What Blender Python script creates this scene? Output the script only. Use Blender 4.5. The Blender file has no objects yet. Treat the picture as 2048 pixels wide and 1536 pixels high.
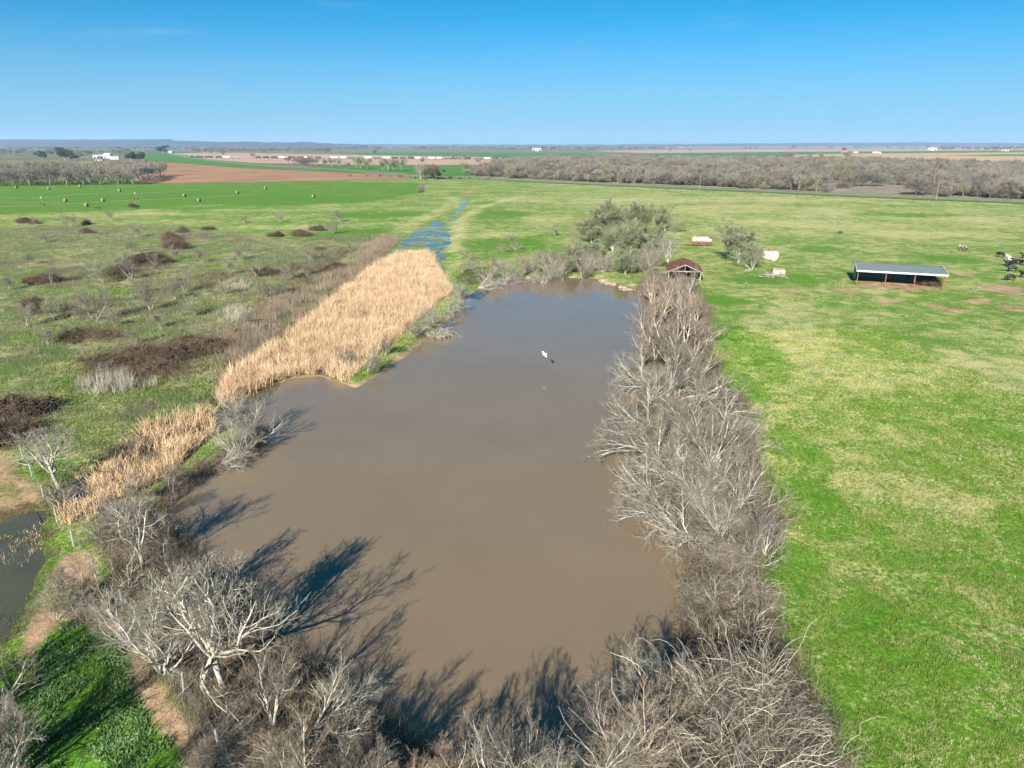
import bpy, bmesh, math, random
import numpy as np
from mathutils import Vector, Matrix, Euler
R = math.radians
S = bpy.context.scene
COL = S.collection

HAZE = 6e-5
# ---------------------------------------------------------------- camera
PITCH, FPX, HCAM = 18.64, 1420.0, 30.0
cd = bpy.data.cameras.new('camera'); cam = bpy.data.objects.new('camera', cd); COL.objects.link(cam)
cam.location = (0, 0, HCAM); cam.rotation_euler = (R(90 - PITCH), 0, 0)
cd.sensor_width = 36; cd.lens = 36 * FPX / 2048; cd.clip_start = 0.5; cd.clip_end = 80000
S.camera = cam

# ---------------------------------------------------------------- sky and sun
SUN_EL, SUN_AZ = 27.0, 17.0            # light travels towards azimuth 17 degrees right of straight ahead
W = bpy.data.worlds.new('World'); S.world = W; W.use_nodes = True
wn = W.node_tree; wn.nodes.clear()
wo = wn.nodes.new('ShaderNodeOutputWorld'); wb = wn.nodes.new('ShaderNodeBackground')
sk = wn.nodes.new('ShaderNodeTexSky'); sk.sky_type = 'NISHITA'; sk.sun_disc = False
sk.sun_elevation = R(SUN_EL); sk.sun_rotation = R(180 + SUN_AZ)
sk.altitude = 0; sk.air_density = 1.0; sk.dust_density = 0.15; sk.ozone_density = 4.0
# a clear winter sky deepens quickly above the horizon: sample the sky at a steeper elevation
tc = wn.nodes.new('ShaderNodeTexCoord'); mp = wn.nodes.new('ShaderNodeMapping'); nz = wn.nodes.new('ShaderNodeVectorMath'); nz.operation = 'NORMALIZE'
mp.inputs['Scale'].default_value = (1, 1, 1.8); mp.inputs['Location'].default_value = (0, 0, .15)
wn.links.new(tc.outputs['Generated'], mp.inputs['Vector']); wn.links.new(mp.outputs['Vector'], nz.inputs[0]); wn.links.new(nz.outputs[0], sk.inputs['Vector'])
hs = wn.nodes.new('ShaderNodeHueSaturation'); hs.inputs['Saturation'].default_value = 1.36; hs.inputs['Hue'].default_value = .479
wn.links.new(sk.outputs[0], hs.inputs['Color']); 
# pale dusty air low over the horizon
sx = wn.nodes.new('ShaderNodeSeparateXYZ'); wn.links.new(tc.outputs['Generated'], sx.inputs[0])
mr = wn.nodes.new('ShaderNodeMapRange'); mr.interpolation_type = 'SMOOTHSTEP'; mr.inputs['From Min'].default_value = -.01; mr.inputs['From Max'].default_value = .17; mr.inputs['To Min'].default_value = .8; mr.inputs['To Max'].default_value = 0
wn.links.new(sx.outputs['Z'], mr.inputs['Value'])
mx = wn.nodes.new('ShaderNodeMix'); mx.data_type = 'RGBA'; mx.inputs[7].default_value = (1.75, 2.95, 3.5, 1)
wn.links.new(mr.outputs[0], mx.inputs[0]); wn.links.new(hs.outputs[0], mx.inputs[6]); 
# faint stretched wisps of high cloud
cm = wn.nodes.new('ShaderNodeMapping'); cm.inputs['Scale'].default_value = (5, 5, 48); wn.links.new(tc.outputs['Generated'], cm.inputs['Vector'])
cn_ = wn.nodes.new('ShaderNodeTexNoise'); cn_.inputs['Scale'].default_value = 1.3; cn_.inputs['Detail'].default_value = 6; cn_.inputs['Roughness'].default_value = .62; wn.links.new(cm.outputs[0], cn_.inputs['Vector'])
cr = wn.nodes.new('ShaderNodeMapRange'); cr.interpolation_type = 'SMOOTHSTEP'; cr.inputs['From Min'].default_value = .56; cr.inputs['From Max'].default_value = .78; cr.inputs['To Max'].default_value = .13; wn.links.new(cn_.outputs['Fac'], cr.inputs['Value'])
m2 = wn.nodes.new('ShaderNodeMix'); m2.data_type = 'RGBA'; m2.inputs[7].default_value = (3.2, 3.7, 4.1, 1); wn.links.new(cr.outputs[0], m2.inputs[0]); wn.links.new(mx.outputs[2], m2.inputs[6]); wn.links.new(m2.outputs[2], wb.inputs['Color'])
wb.inputs['Strength'].default_value = 0.059
wn.links.new(wb.outputs[0], wo.inputs['Surface'])
sd = bpy.data.lights.new('sun', 'SUN'); sun = bpy.data.objects.new('sun', sd); COL.objects.link(sun)
sd.energy = 5.0; sd.angle = R(0.55); sd.color = (1.0, 0.93, 0.82)
sun.rotation_euler = (R(90 - SUN_EL), 0, R(-SUN_AZ)); sun.location = (-20, -30, 60)
S.view_settings.view_transform = 'Standard'; S.view_settings.look = 'None'; S.view_settings.gamma = 1; S.view_settings.use_curve_mapping = False
S.view_settings.exposure = 1.7
S.cycles.max_bounces = 4; S.cycles.diffuse_bounces = 2; S.cycles.glossy_bounces = 2; S.cycles.volume_bounces = 0; S.cycles.transmission_bounces = 2
S.cycles.use_denoising = True; S.cycles.caustics_reflective = False; S.cycles.caustics_refractive = False

# ---------------------------------------------------------------- helpers
_sp, _cp = math.sin(R(PITCH)), math.cos(R(PITCH))
def P(px, py, z=0.5):
    u = (px - 1024) / FPX; v = (py - 768) / FPX
    t = (HCAM - z) / (_sp + v * _cp)
    return (u * t, (_cp - v * _sp) * t)
def PX(pts, z=0.5): return np.array([P(a, b, z) for a, b in pts])

def tag(o, label=None, cat=None, group=None, kind=None):
    if label: o['label'] = label
    if cat: o['category'] = cat
    if group: o['group'] = group
    if kind: o['kind'] = kind
    return o
def empty(name, loc=(0, 0, 0), rz=0.0, rx=0.0, ry=0.0):
    o = bpy.data.objects.new(name, None); COL.objects.link(o); o.location = loc; o.rotation_euler = (rx, ry, rz); o.empty_display_size = .3
    return o
def link(name, me, parent=None, loc=(0, 0, 0), rz=0.0):
    o = bpy.data.objects.new(name, me); COL.objects.link(o); o.location = loc; o.rotation_euler = (0, 0, rz)
    if parent: o.parent = parent
    return o
def npmesh(name, V, Fc, mats, smooth=False, attrs=None, midx=None):
    """mesh from numpy arrays; Fc an (n,k) array or a list of such arrays"""
    me = bpy.data.meshes.new(name)
    if not isinstance(Fc, (list, tuple)): Fc = [Fc]
    Fc = [np.asarray(f, np.int32) for f in Fc if len(f)]
    V = np.asarray(V, np.float32)
    me.vertices.add(len(V)); me.vertices.foreach_set('co', V.ravel())
    loops = np.concatenate([f.ravel() for f in Fc]); tot = np.concatenate([np.full(len(f), f.shape[1], np.int32) for f in Fc])
    me.loops.add(len(loops)); me.loops.foreach_set('vertex_index', loops)
    st = np.zeros(len(tot), np.int32); st[1:] = np.cumsum(tot)[:-1]
    me.polygons.add(len(tot)); me.polygons.foreach_set('loop_start', st); me.polygons.foreach_set('loop_total', tot)
    me.update(calc_edges=True)
    if smooth: me.polygons.foreach_set('use_smooth', np.ones(len(tot), bool))
    for m in (mats if isinstance(mats, (list, tuple)) else [mats]): me.materials.append(m)
    if midx is not None: me.polygons.foreach_set('material_index', np.asarray(midx, np.int32))
    for k, a in (attrs or {}).items():
        at = me.attributes.new(k, 'FLOAT', 'POINT'); at.data.foreach_set('value', np.asarray(a, np.float32))
    return me

# --- tubes: polylines -> one mesh
def tubes(lines):
    """lines: list of (pts (n,3), radii (n,), sides) -> V, F list"""
    groups = {}
    for p, r, s in lines: groups.setdefault((len(p), s), []).append((p, r))
    Vs, Fs, off = [], [], 0
    for (n, s), L in groups.items():
        Pn = np.array([l[0] for l in L], np.float64); Rn = np.array([l[1] for l in L]); m = len(L)
        T = np.gradient(Pn, axis=1); T /= np.linalg.norm(T, axis=2, keepdims=True) + 1e-9
        ref = np.where(np.abs(T[:, :1, 2:3]) > .9, np.array([[[1., 0, 0]]]), np.array([[[0, 0, 1.]]]))
        A = np.cross(T, np.broadcast_to(ref, T.shape)); A /= np.linalg.norm(A, axis=2, keepdims=True) + 1e-9
        B = np.cross(T, A)
        an = np.arange(s) * 2 * math.pi / s
        ring = A[:, :, None, :] * np.cos(an)[None, None, :, None] + B[:, :, None, :] * np.sin(an)[None, None, :, None]
        V = (Pn[:, :, None, :] + ring * Rn[:, :, None, None]).reshape(-1, 3)
        base = (np.arange(m) * n * s)[:, None, None] + off
        i = np.arange(n - 1)[None, :, None] * s; k = np.arange(s)[None, None, :]; k2 = (k + 1) % s
        q = np.stack([base + i + k, base + i + k2, base + i + s + k2, base + i + s + k], -1).reshape(-1, 4)
        Vs.append(V); Fs.append(q); off += len(V)
        if s >= 5:   # cap the start and end of the stout ones
            c0 = (np.arange(m) * n * s)[:, None] + np.arange(s)[None, ::-1] + (off - len(V))
            c1 = (np.arange(m) * n * s)[:, None] + (n - 1) * s + np.arange(s)[None] + (off - len(V))
            Fs.append(c0); Fs.append(c1)
    return np.concatenate(Vs), Fs

# --- boxes, bars, lathes for built things
class MB:
    def __init__(s): s.V = []; s.F = []; s.M = []; s.n = 0
    def add(s, V, F, m=0):
        s.V += [tuple(v) for v in V]; s.F += [[i + s.n for i in f] for f in F]; s.M += [m] * len(F); s.n += len(V); return s
    def box(s, x0, x1, y0, y1, z0, z1, m=0, T=None):
        V = [(x, y, z) for z in (z0, z1) for y in (y0, y1) for x in (x0, x1)]
        if T is not None: V = [T @ Vector(v) for v in V]
        return s.add(V, [(0, 2, 3, 1), (4, 5, 7, 6), (0, 1, 5, 4), (2, 6, 7, 3), (0, 4, 6, 2), (1, 3, 7, 5)], m)
    def bar(s, a, b, w, h=None, m=0):
        a, b = Vector(a), Vector(b); d = b - a; L = d.length; q = d.to_track_quat('X', 'Z').to_matrix().to_4x4(); h = h or w
        return s.box(0, L, -w / 2, w / 2, -h / 2, h / 2, m, Matrix.Translation(a) @ q)
    def tube(s, pts, r, sides=8, m=0):
        pts = np.array(pts, float); rr = np.full(len(pts), r) if np.isscalar(r) else np.array(r)
        V, Fs = tubes([(pts, rr, sides)])
        if sides < 5: Fs = Fs + [np.arange(sides)[None, ::-1], (len(V) - sides + np.arange(sides))[None]]
        for f in Fs: s.add([], [], m); s.F += [[int(i) + s.n for i in q] for q in f]; s.M += [m] * len(f)
        s.V += [tuple(v) for v in V]; s.n += len(V); return s
    def lathe(s, prof, sides=16, T=None, m=0):
        V = []; F = []
        for r, z in prof:
            for k in range(sides):
                a = 2 * math.pi * k / sides; V.append(Vector((r * math.cos(a), r * math.sin(a), z)))
        for i in range(len(prof) - 1):
            for k in range(sides):
                k2 = (k + 1) % sides; F.append((i * sides + k, i * sides + k2, (i + 1) * sides + k2, (i + 1) * sides + k))
        F.append(tuple(range(sides))[::-1]); F.append(tuple((len(prof) - 1) * sides + k for k in range(sides)))
        if T is not None: V = [T @ v for v in V]
        return s.add(V, F, m)
    def mesh(s, name, mats, smooth=False):
        me = bpy.data.meshes.new(name); me.from_pydata(s.V, [], s.F)
        mats = mats if isinstance(mats, (list, tuple)) else [mats]
        for q in mats: me.materials.append(q)
        for p, mi in zip(me.polygons, s.M): p.material_index = mi; p.use_smooth = smooth
        me.update(); return me
    def build(s, name, mats, parent=None, loc=(0, 0, 0), rz=0, smooth=False):
        return link(name, s.mesh(name, mats, smooth), parent, loc, rz)

# --- numpy value noise and polygon distance
def vnoise(x, y, seed=0):
    x = np.asarray(x, float); y = np.asarray(y, float)
    xi = np.floor(x).astype(np.int64); yi = np.floor(y).astype(np.int64); fx = x - xi; fy = y - yi
    fx = fx * fx * (3 - 2 * fx); fy = fy * fy * (3 - 2 * fy)
    def h(a, b):
        n = (a * 374761393 + b * 668265263 + seed * 1442695041) & 0x7fffffff
        n = ((n ^ (n >> 13)) * 1274126177) & 0x7fffffff
        return ((n ^ (n >> 16)) & 0xffff) / 65535.0
    return (h(xi, yi) * (1 - fx) + h(xi + 1, yi) * fx) * (1 - fy) + (h(xi, yi + 1) * (1 - fx) + h(xi + 1, yi + 1) * fx) * fy
def fbm(x, y, seed=0, o=4):
    v = 0; a = .5
    for k in range(o): v = v + a * vnoise(x * 2 ** k, y * 2 ** k, seed + k); a *= .5
    return v / (1 - .5 ** o)
def ss(x, a, b):
    t = np.clip((x - a) / (b - a), 0, 1); return t * t * (3 - 2 * t)
def sdf(poly, x, y, margin=40.0):
    """signed distance (negative inside); points far outside the polygon's box get `margin`"""
    x = np.asarray(x, float); y = np.asarray(y, float); out = np.full(x.shape, margin)
    lo = poly.min(0) - margin; hi = poly.max(0) + margin
    sel = (x > lo[0]) & (x < hi[0]) & (y > lo[1]) & (y < hi[1])
    if not sel.any(): return out
    px, py = x[sel], y[sel]; d = np.full(px.shape, 1e18); ins = np.zeros(px.shape, bool)
    n = len(poly)
    for i in range(n):
        a = poly[i]; b = poly[(i + 1) % n]; e = b - a
        wx, wy = px - a[0], py - a[1]
        t = np.clip((wx * e[0] + wy * e[1]) / (e @ e + 1e-12), 0, 1)
        d = np.minimum(d, (wx - e[0] * t) ** 2 + (wy - e[1] * t) ** 2)
        c = (a[1] > py) != (b[1] > py)
        with np.errstate(divide='ignore', invalid='ignore'):
            ins ^= c & (px < (b[0] - a[0]) * (py - a[1]) / (b[1] - a[1] + 1e-12) + a[0])
    d = np.sqrt(d); out[sel] = np.where(ins, -d, d); return out
def dline(pts, x, y):
    d = np.full(np.shape(x), 1e18)
    for a, b in zip(pts[:-1], pts[1:]):
        e = b - a; t = np.clip(((x - a[0]) * e[0] + (y - a[1]) * e[1]) / (e @ e + 1e-12), 0, 1)
        d = np.minimum(d, (x - a[0] - e[0] * t) ** 2 + (y - a[1] - e[1] * t) ** 2)
    return np.sqrt(d)

# --- node helper
class NT:
    def __init__(s, nt): s.nt = nt
    def n(s, typ, _in=None, **props):
        nd = s.nt.nodes.new(typ)
        for k, v in props.items(): setattr(nd, k, v)
        for k, v in (_in or {}).items(): s.set(nd.inputs[k], v)
        return nd
    def set(s, sock, v):
        if hasattr(v, 'is_linked') or isinstance(v, bpy.types.NodeSocket): s.nt.links.new(v, sock)
        else: sock.default_value = (*v, 1) if isinstance(v, tuple) and len(v) == 3 and sock.type == 'RGBA' else v
    def noise(s, vec, scale, detail=4, rough=.55, dist=0.):
        return s.n('ShaderNodeTexNoise', {'Vector': vec, 'Scale': scale, 'Detail': detail, 'Roughness': rough, 'Distortion': dist}).outputs['Fac']
    def ramp(s, fac, stops):
        r = s.n('ShaderNodeValToRGB', {'Fac': fac}); cr = r.color_ramp
        while len(cr.elements) < len(stops): cr.elements.new(.5)
        for e, (p, c) in zip(cr.elements, stops): e.position = p; e.color = (*c, 1) if isinstance(c, tuple) else (c, c, c, 1)
        return r.outputs[0]
    def math(s, op, a, b=0., clamp=False): return s.n('ShaderNodeMath', {0: a, 1: b}, operation=op, use_clamp=clamp).outputs[0]
    def step(s, v, a, b):
        return s.n('ShaderNodeMapRange', {'Value': v, 'From Min': a, 'From Max': b}, interpolation_type='SMOOTHSTEP').outputs[0]
    def mix(s, f, a, b, blend='MIX'):
        m = s.n('ShaderNodeMix', data_type='RGBA', blend_type=blend); s.set(m.inputs[0], f); s.set(m.inputs[6], a); s.set(m.inputs[7], b); return m.outputs[2]
    def attr(s, name): return s.n('ShaderNodeAttribute', attribute_name=name).outputs['Fac']
def newmat(name):
    m = bpy.data.materials.new(name); m.use_nodes = True; nt = m.node_tree; nt.nodes.clear()
    t = NT(nt); out = t.n('ShaderNodeOutputMaterial'); b = t.n('ShaderNodeBsdfPrincipled'); nt.links.new(b.outputs[0], out.inputs[0])
    return m, t, b
def vmat(name, c1, c2, scale=3., rough=.85, metal=0., bump=0., obj=True, rnd=0., detail=5, spec=.3, stops=(.35, .65)):
    """noise between two colours, optional bump and per-object brightness variation"""
    m, t, b = newmat(name)
    vec = t.n('ShaderNodeTexCoord').outputs['Object'] if obj else t.n('ShaderNodeNewGeometry').outputs['Position']
    f = t.noise(vec, scale, detail, .6)
    col = t.ramp(f, [(stops[0], c1), (stops[1], c2)])
    if rnd:
        oi = t.n('ShaderNodeObjectInfo').outputs['Random']
        h = t.n('ShaderNodeHueSaturation', {'Color': col, 'Value': t.n('ShaderNodeMapRange', {'Value': oi, 'To Min': 1 - rnd, 'To Max': 1 + rnd}).outputs[0],
              'Hue': t.n('ShaderNodeMapRange', {'Value': oi, 'To Min': .5 - rnd * .03, 'To Max': .5 + rnd * .03}).outputs[0]})
        col = h.outputs[0]
    t.set(b.inputs['Base Color'], col); b.inputs['Roughness'].default_value = rough; b.inputs['Metallic'].default_value = metal
    b.inputs['Specular IOR Level'].default_value = spec
    if bump:
        bp = t.n('ShaderNodeBump', {'Height': f, 'Strength': bump, 'Distance': .05}); t.set(b.inputs['Normal'], bp.outputs[0])
    return m
# ---------------------------------------------------------------- the lie of the land (outlines read off the photograph, laid out on the ground)
POND = PX([(1270,577),(1300,620),(1290,700),(1265,780),(1275,860),(1262,920),(1300,985),(1330,1050),(1360,1110),(1348,1160),(1350,1240),(1335,1300),(1300,1360),(1262,1420),
  (1230,1490),(1150,1530),(1000,1540),(900,1510),(800,1440),(735,1385),(660,1330),(590,1285),(520,1215),(440,1140),(375,1065),(338,1010),(385,980),(440,945),(500,912),(540,868),
  (500,832),(468,806),(540,772),(590,755),(640,752),(690,768),(712,775),(760,750),(810,712),(860,672),(905,630),(935,592),(990,562),(1040,558),(1110,555),(1190,557),(1225,564)], 0)
REED = PX([(430,790),(470,745),(560,685),(650,615),(740,540),(790,514),(850,507),(868,520),(884,550),(905,585),(885,600),(850,632),(818,660),(785,690),(750,716),(722,742),(695,765),(640,750),(590,752),(540,770),(470,805),(440,812)], 0)
REED2 = PX([(435,822),(437,856),(405,890),(372,925),(345,955),(270,993),(215,1018),(183,1008),(188,960),(220,918),(280,866),(340,846)], 0)
REED3 = PX([(120,1025),(165,1012),(205,1012),(190,1050),(150,1065),(125,1055)], 0)
MARSH = PX([(455,800),(430,820),(380,838),(330,862),(285,895),(235,930),(195,940),(150,940),(110,990),(115,1030),(190,1020),(260,985),(330,955),(385,905),(440,870),(500,850),(520,830),(480,806),
  (545,772),(700,640),(800,560),(880,590),(912,590),(890,545),(880,520),(800,500),(742,532),(650,606),(560,676),(466,738),(425,785)], 0)
PUDDLE = PX([(-160,1075),(0,1040),(60,1018),(104,1012),(112,1040),(100,1080),(110,1110),(96,1150),(78,1195),(45,1260),(0,1310),(-200,1380)], 0)
SLOUGH = PX([(748,530),(772,508),(795,480),(830,455),(862,440),(892,438),(910,455),(914,480),(902,505),(905,540),(920,575),(955,575),(960,590),(915,592),(893,560),(880,525),(850,508),(795,512)], 0)
TRACK = PX([(922,396),(958,394),(950,404),(918,406)], 0)
LANE = PX([(112,1120),(150,1100),(180,1110),(196,1150),(196,1180),(235,1190),(250,1255),(285,1300),(330,1400),(400,1460),(440,1536),(470,1600),(400,1600),(360,1500),(270,1400),(240,1290),(180,1250),(140,1230),(100,1265),(60,1320),(30,1330),(60,1240)], .5)
DIRT = PX([(-120,890),(0,888),(30,920),(70,960),(100,1000),(104,1014),(60,1018),(0,1042),(-150,1070)], .5)
BANDR = PX([(1300,545),(1380,560),(1425,620),(1420,680),(1440,760),(1500,820),(1490,880),(1530,960),(1545,1040),(1520,1120),(1540,1200),(1570,1290),(1640,1400),(1670,1480),(1690,1640),(1200,1640),(1250,1450),(1340,1300),(1350,1180),(1360,1110),(1300,985),(1265,920),(1270,780),(1300,650),(1270,575)], .5)
BANDB = PX([(300,1010),(360,1060),(520,1215),(700,1360),(900,1500),(1150,1530),(1240,1490),(1260,1660),(470,1660),(400,1480),(330,1390),(270,1270),(240,1180),(190,1080),(200,1020)], .5)
BANDL = PX([(300,995),(340,960),(440,905),(520,850),(545,865),(500,915),(385,982),(338,1012)], .5)
BANDF = PX([(1140,500),(1220,470),(1330,450),(1360,520),(1310,555),(1270,578),(1190,556),(1100,554),(990,560),(935,592),(900,632),(850,690),(790,720),(712,775),(700,765),(760,700),(860,600),(920,560),(1000,530)], .5)
WEEDS = PX([(430,770),(470,738),(560,676),(650,606),(748,528),(795,478),(770,470),(720,500),(640,560),(590,575),(540,600),(480,640),(420,690),(440,720)], .5)
BROAD = PX([(120,1260),(170,1235),(215,1270),(250,1290),(262,1390),(330,1480),(400,1560),(380,1640),(-200,1640),(-60,1380),(40,1320)], .5)
HAY = PX([(-400,366),(0,366),(300,364),(600,362),(842,366),(838,386),(760,400),(640,408),(500,418),(300,418),(150,424),(-400,440)], .5)
LEFT = PX([(-600,470),(0,455),(300,450),(560,480),(700,470),(790,470),(745,530),(430,785),(420,820),(190,930),(0,870),(-600,900)], .5)
WOOD = PX([(948,352),(1300,368),(1700,384),(2048,397),(2600,420),(2600,345),(2048,337),(1700,325),(1330,321),(1100,321),(1000,327)], .5)
WETPATH = PX([(905,438),(918,420),(926,408),(930,396)], .5); DRYPATH = PX([(910,500),(914,460),(930,432),(975,410),(1040,392)], .5)
DRYPATH2 = PX([(700,520),(780,470),(850,435),(900,410),(905,395)], .5)
_p = [  # straw (1), dark wet (2), bare soil (3), lush (4): centre and half axes as seen in the photograph
 (1,560,455,95,6),(1,480,412,150,5),(1,200,428,200,5),(1,620,410,110,4),(1,470,510,40,7),(1,60,528,40,7),(1,130,532,25,6),(1,468,573,30,8),(1,760,448,80,4),(1,420,650,60,12),(1,140,505,70,7),
 (3,1895,620,40,11),(3,2010,580,70,13),(3,2025,618,36,8),(3,1960,603,34,8),(3,1580,584,30,6),(1,1560,583,26,5),(3,1690,583,34,6),(1,1740,583,30,6),(3,1780,604,30,5),(3,1925,549,30,7),(3,1800,570,104,15),(1,1610,450,220,14),(1,1500,420,260,10),
 (1,1450,400,330,7),(1,1300,400,200,8),(1,1560,660,110,26),(1,1600,710,120,26),(1,1730,760,120,40),(1,1540,820,60,22),(1,1760,980,110,40),(1,1900,1010,130,40),(1,1640,1080,90,20),(1,1800,870,140,30),(1,1950,720,90,30),
 (1,1850,470,160,12),(1,1950,440,160,10),(1,1700,430,160,9),(1,1330,440,80,8),(1,1050,400,90,7),(1,1080,440,110,7),(1,1000,470,60,9),(1,1600,620,80,12),
 (4,1480,680,55,60),(4,1470,760,40,50),(4,1590,900,60,50),(4,1600,1000,70,80),(4,1600,1140,80,60),(4,1700,1200,140,70),(4,1900,1130,150,40),(4,1440,600,60,16),(4,1560,560,120,12),(4,1800,430,140,5),(4,1900,520,90,10),(4,1640,500,60,8),
 (4,700,470,110,16),(4,760,430,100,8),(4,600,400,200,10),(4,1020,490,90,18),(4,1000,430,70,10),(4,300,390,300,10),(4,250,655,120,16),(4,60,720,60,40),(4,330,800,70,22),(4,280,830,60,20),(4,400,620,90,12),(4,600,520,110,16),
 (3,935,384,20,4),(3,1210,558,16,4),(3,1240,570,40,6),
 (2,345,480,26,4),(2,349,497,22,3),(2,414,460,14,2),(2,554,472,18,2),(2,605,472,18,2),(2,636,461,18,2),(2,290,523,36,8),(2,332,525,16,4),(2,230,550,30,8),(2,82,564,36,7),(2,85,622,50,14),(2,154,675,34,9),(2,208,675,28,8),
 (2,380,700,70,22),(2,284,711,36,12),(2,205,730,40,20),(2,250,760,60,20),(2,533,550,16,4),(2,660,540,22,6),(2,640,560,60,9),(2,40,810,60,18),(2,30,880,50,30),(2,950,556,50,16),(2,700,500,50,10),(2,420,800,40,14),(2,420,560,40,8),(2,250,600,50,6),
]
BLOBS = []
for k, x, y, rx, ry in _p:
    c = P(x, y); r1 = P(x + rx, y)[0] - c[0]; r2 = (P(x, y - ry)[1] - P(x, y + ry)[1]) / 2
    BLOBS.append((k, c[0], c[1], r1, r2))
def blobs(kind, x, y):
    v = np.zeros(np.shape(x))
    wob = .55 * (fbm(x / 5, y / 5, 77, 3) - .5)
    for k, cx, cy, a, b in BLOBS:
        if k == kind:
            m = (np.abs(x - cx) < 2.2 * a) & (np.abs(y - cy) < 2.2 * b)
            if m.any():
                d = np.sqrt(((x[m] - cx) / a) ** 2 + ((y[m] - cy) / b) ** 2); v[m] = np.maximum(v[m], ss(1.25 - d + 1.3 * wob[m], 0, .9))
    return v
def height(x, y, full=False):
    x = np.asarray(x, float); y = np.asarray(y, float)
    dp, dm, dq, dsl = sdf(POND, x, y), sdf(MARSH, x, y), sdf(PUDDLE, x, y), sdf(SLOUGH, x, y)
    dr = np.minimum(sdf(REED, x, y), sdf(REED2, x, y))
    n = fbm(x / 14, y / 14, 3, 4)
    far = ss(np.hypot(x, y), 250, 420)
    h = .5 + (.5 * n - .15) * (1 - far) * ss(np.minimum(dp, dsl), 2, 14)
    h += .25 * ss(sdf(BANDR, x, y), 3, -3) + .15 * ss(sdf(BANDB, x, y), 3, -3)
    rough = .5 * (vnoise(x / .9, y / .9, 8) - .5) * .25
    lane = ss(sdf(LANE, x, y), 1., -1.); h += lane * (-.15 + .22 * (vnoise(x / .5, y / .5, 5) - .5))
    wet = ss(dm, 1.2, -1.0); h = h * (1 - wet) + wet * (-.06 + .22 * (fbm(x / 2.2, y / 2.2, 11, 3) - .5))
    w = ss(dr, 1.0, -.8); h = h * (1 - w) + w * (-.12 + rough)
    w = ss(dsl, 4, -3.); h = h * (1 - w) + w * (.012 + .2 * (fbm(x / 5, y / 4., 21, 5) - .5) * 1.6)
    w = ss(dline(WETPATH, x, y), 8, 1); h = h * (1 - w) + w * (.02 + .3 * (fbm(x / 5, y / 3, 23, 3) - .5))
    w = ss(dq, 1.5, -1.5); h = h * (1 - w) + w * (-.16 + .24 * (fbm(x / 1.6, y / 1.6, 31, 4) - .34))
    d2 = dp + 1.2 * (fbm(x / 3, y / 3, 41, 3) - .5) * ss(dr, -.3, 1)
    bank = ss(d2, -.1, 2.2); h = np.where(d2 > 0, h * bank + .02 * (1 - bank), np.maximum(-1.6, .02 + .5 * d2))
    h = h + rough * (dp > .5) * (1 - far)
    if full: return h, dp, dm, dq, dsl, dr
    return h
def hz(x, y): return float(height(np.array([x]), np.array([y]))[0])
def G(px, py):
    """ground point seen at a pixel"""
    z = .5
    for _ in range(3): x, y = P(px, py, z); z = hz(x, y)
    return Vector((x, y, max(z, -.3)))
def fields(x, y):
    h, dp, dm, dq, dsl, dr = height(x, y, True)
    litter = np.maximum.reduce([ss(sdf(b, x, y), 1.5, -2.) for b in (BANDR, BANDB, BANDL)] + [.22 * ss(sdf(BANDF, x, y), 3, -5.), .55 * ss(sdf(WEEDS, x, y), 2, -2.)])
    mud = np.maximum.reduce([blobs(3, x, y), ss(sdf(LANE, x, y), .8, -.5), .8 * ss(sdf(DIRT, x, y), 1., -1.), .9 * ss(dp, 1.6, .2), .5 * ss(h, .12, .0)])
    wet = np.maximum.reduce([.8 * blobs(2, x, y), .75 * ss(dm, 1.5, -1), .4 * ss(dsl, 3, -4), .75 * ss(dq, 2.5, -.5), .8 * ss(dr, .5, -.5)])
    hay = ss(sdf(HAY, x, y), 4, -4); left = ss(sdf(LEFT, x, y), 12, -8)
    lush = np.maximum.reduce([.75 * blobs(4, x, y), hay * .6, ss(sdf(BROAD, x, y), 1.5, -1.5)])
    wx = 5 * (fbm(x / 14, y / 14, 61, 3) - .5); dpath = (.35 + 1.1 * fbm(x / 4, y / 6, 63, 3)) * np.maximum(ss(dline(DRYPATH, x + wx, y), 5, 1.), .7 * ss(dline(DRYPATH2, x + wx, y), 6, 1.5))
    near = ss(y, 95, 40) * ss(x, 5, 15)
    dry = .03 + .085 * blobs(1, x, y) + .15 * dpath - .14 * hay - .06 * near - .35 * ss(sdf(BROAD, x, y), 1.5, -1.5) + .045 * ss(y, 110, 300) * ss(x, 0, 40) - .15 * blobs(4, x, y) - .02 * left
    return dict(h=h, dry=dry, mud=mud, wet=wet, lush=lush, litter=np.maximum(litter, left * .55 * ss(fbm(x / 11, y / 11, 91, 4), .47, .68)), olive=left * .8)

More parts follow.
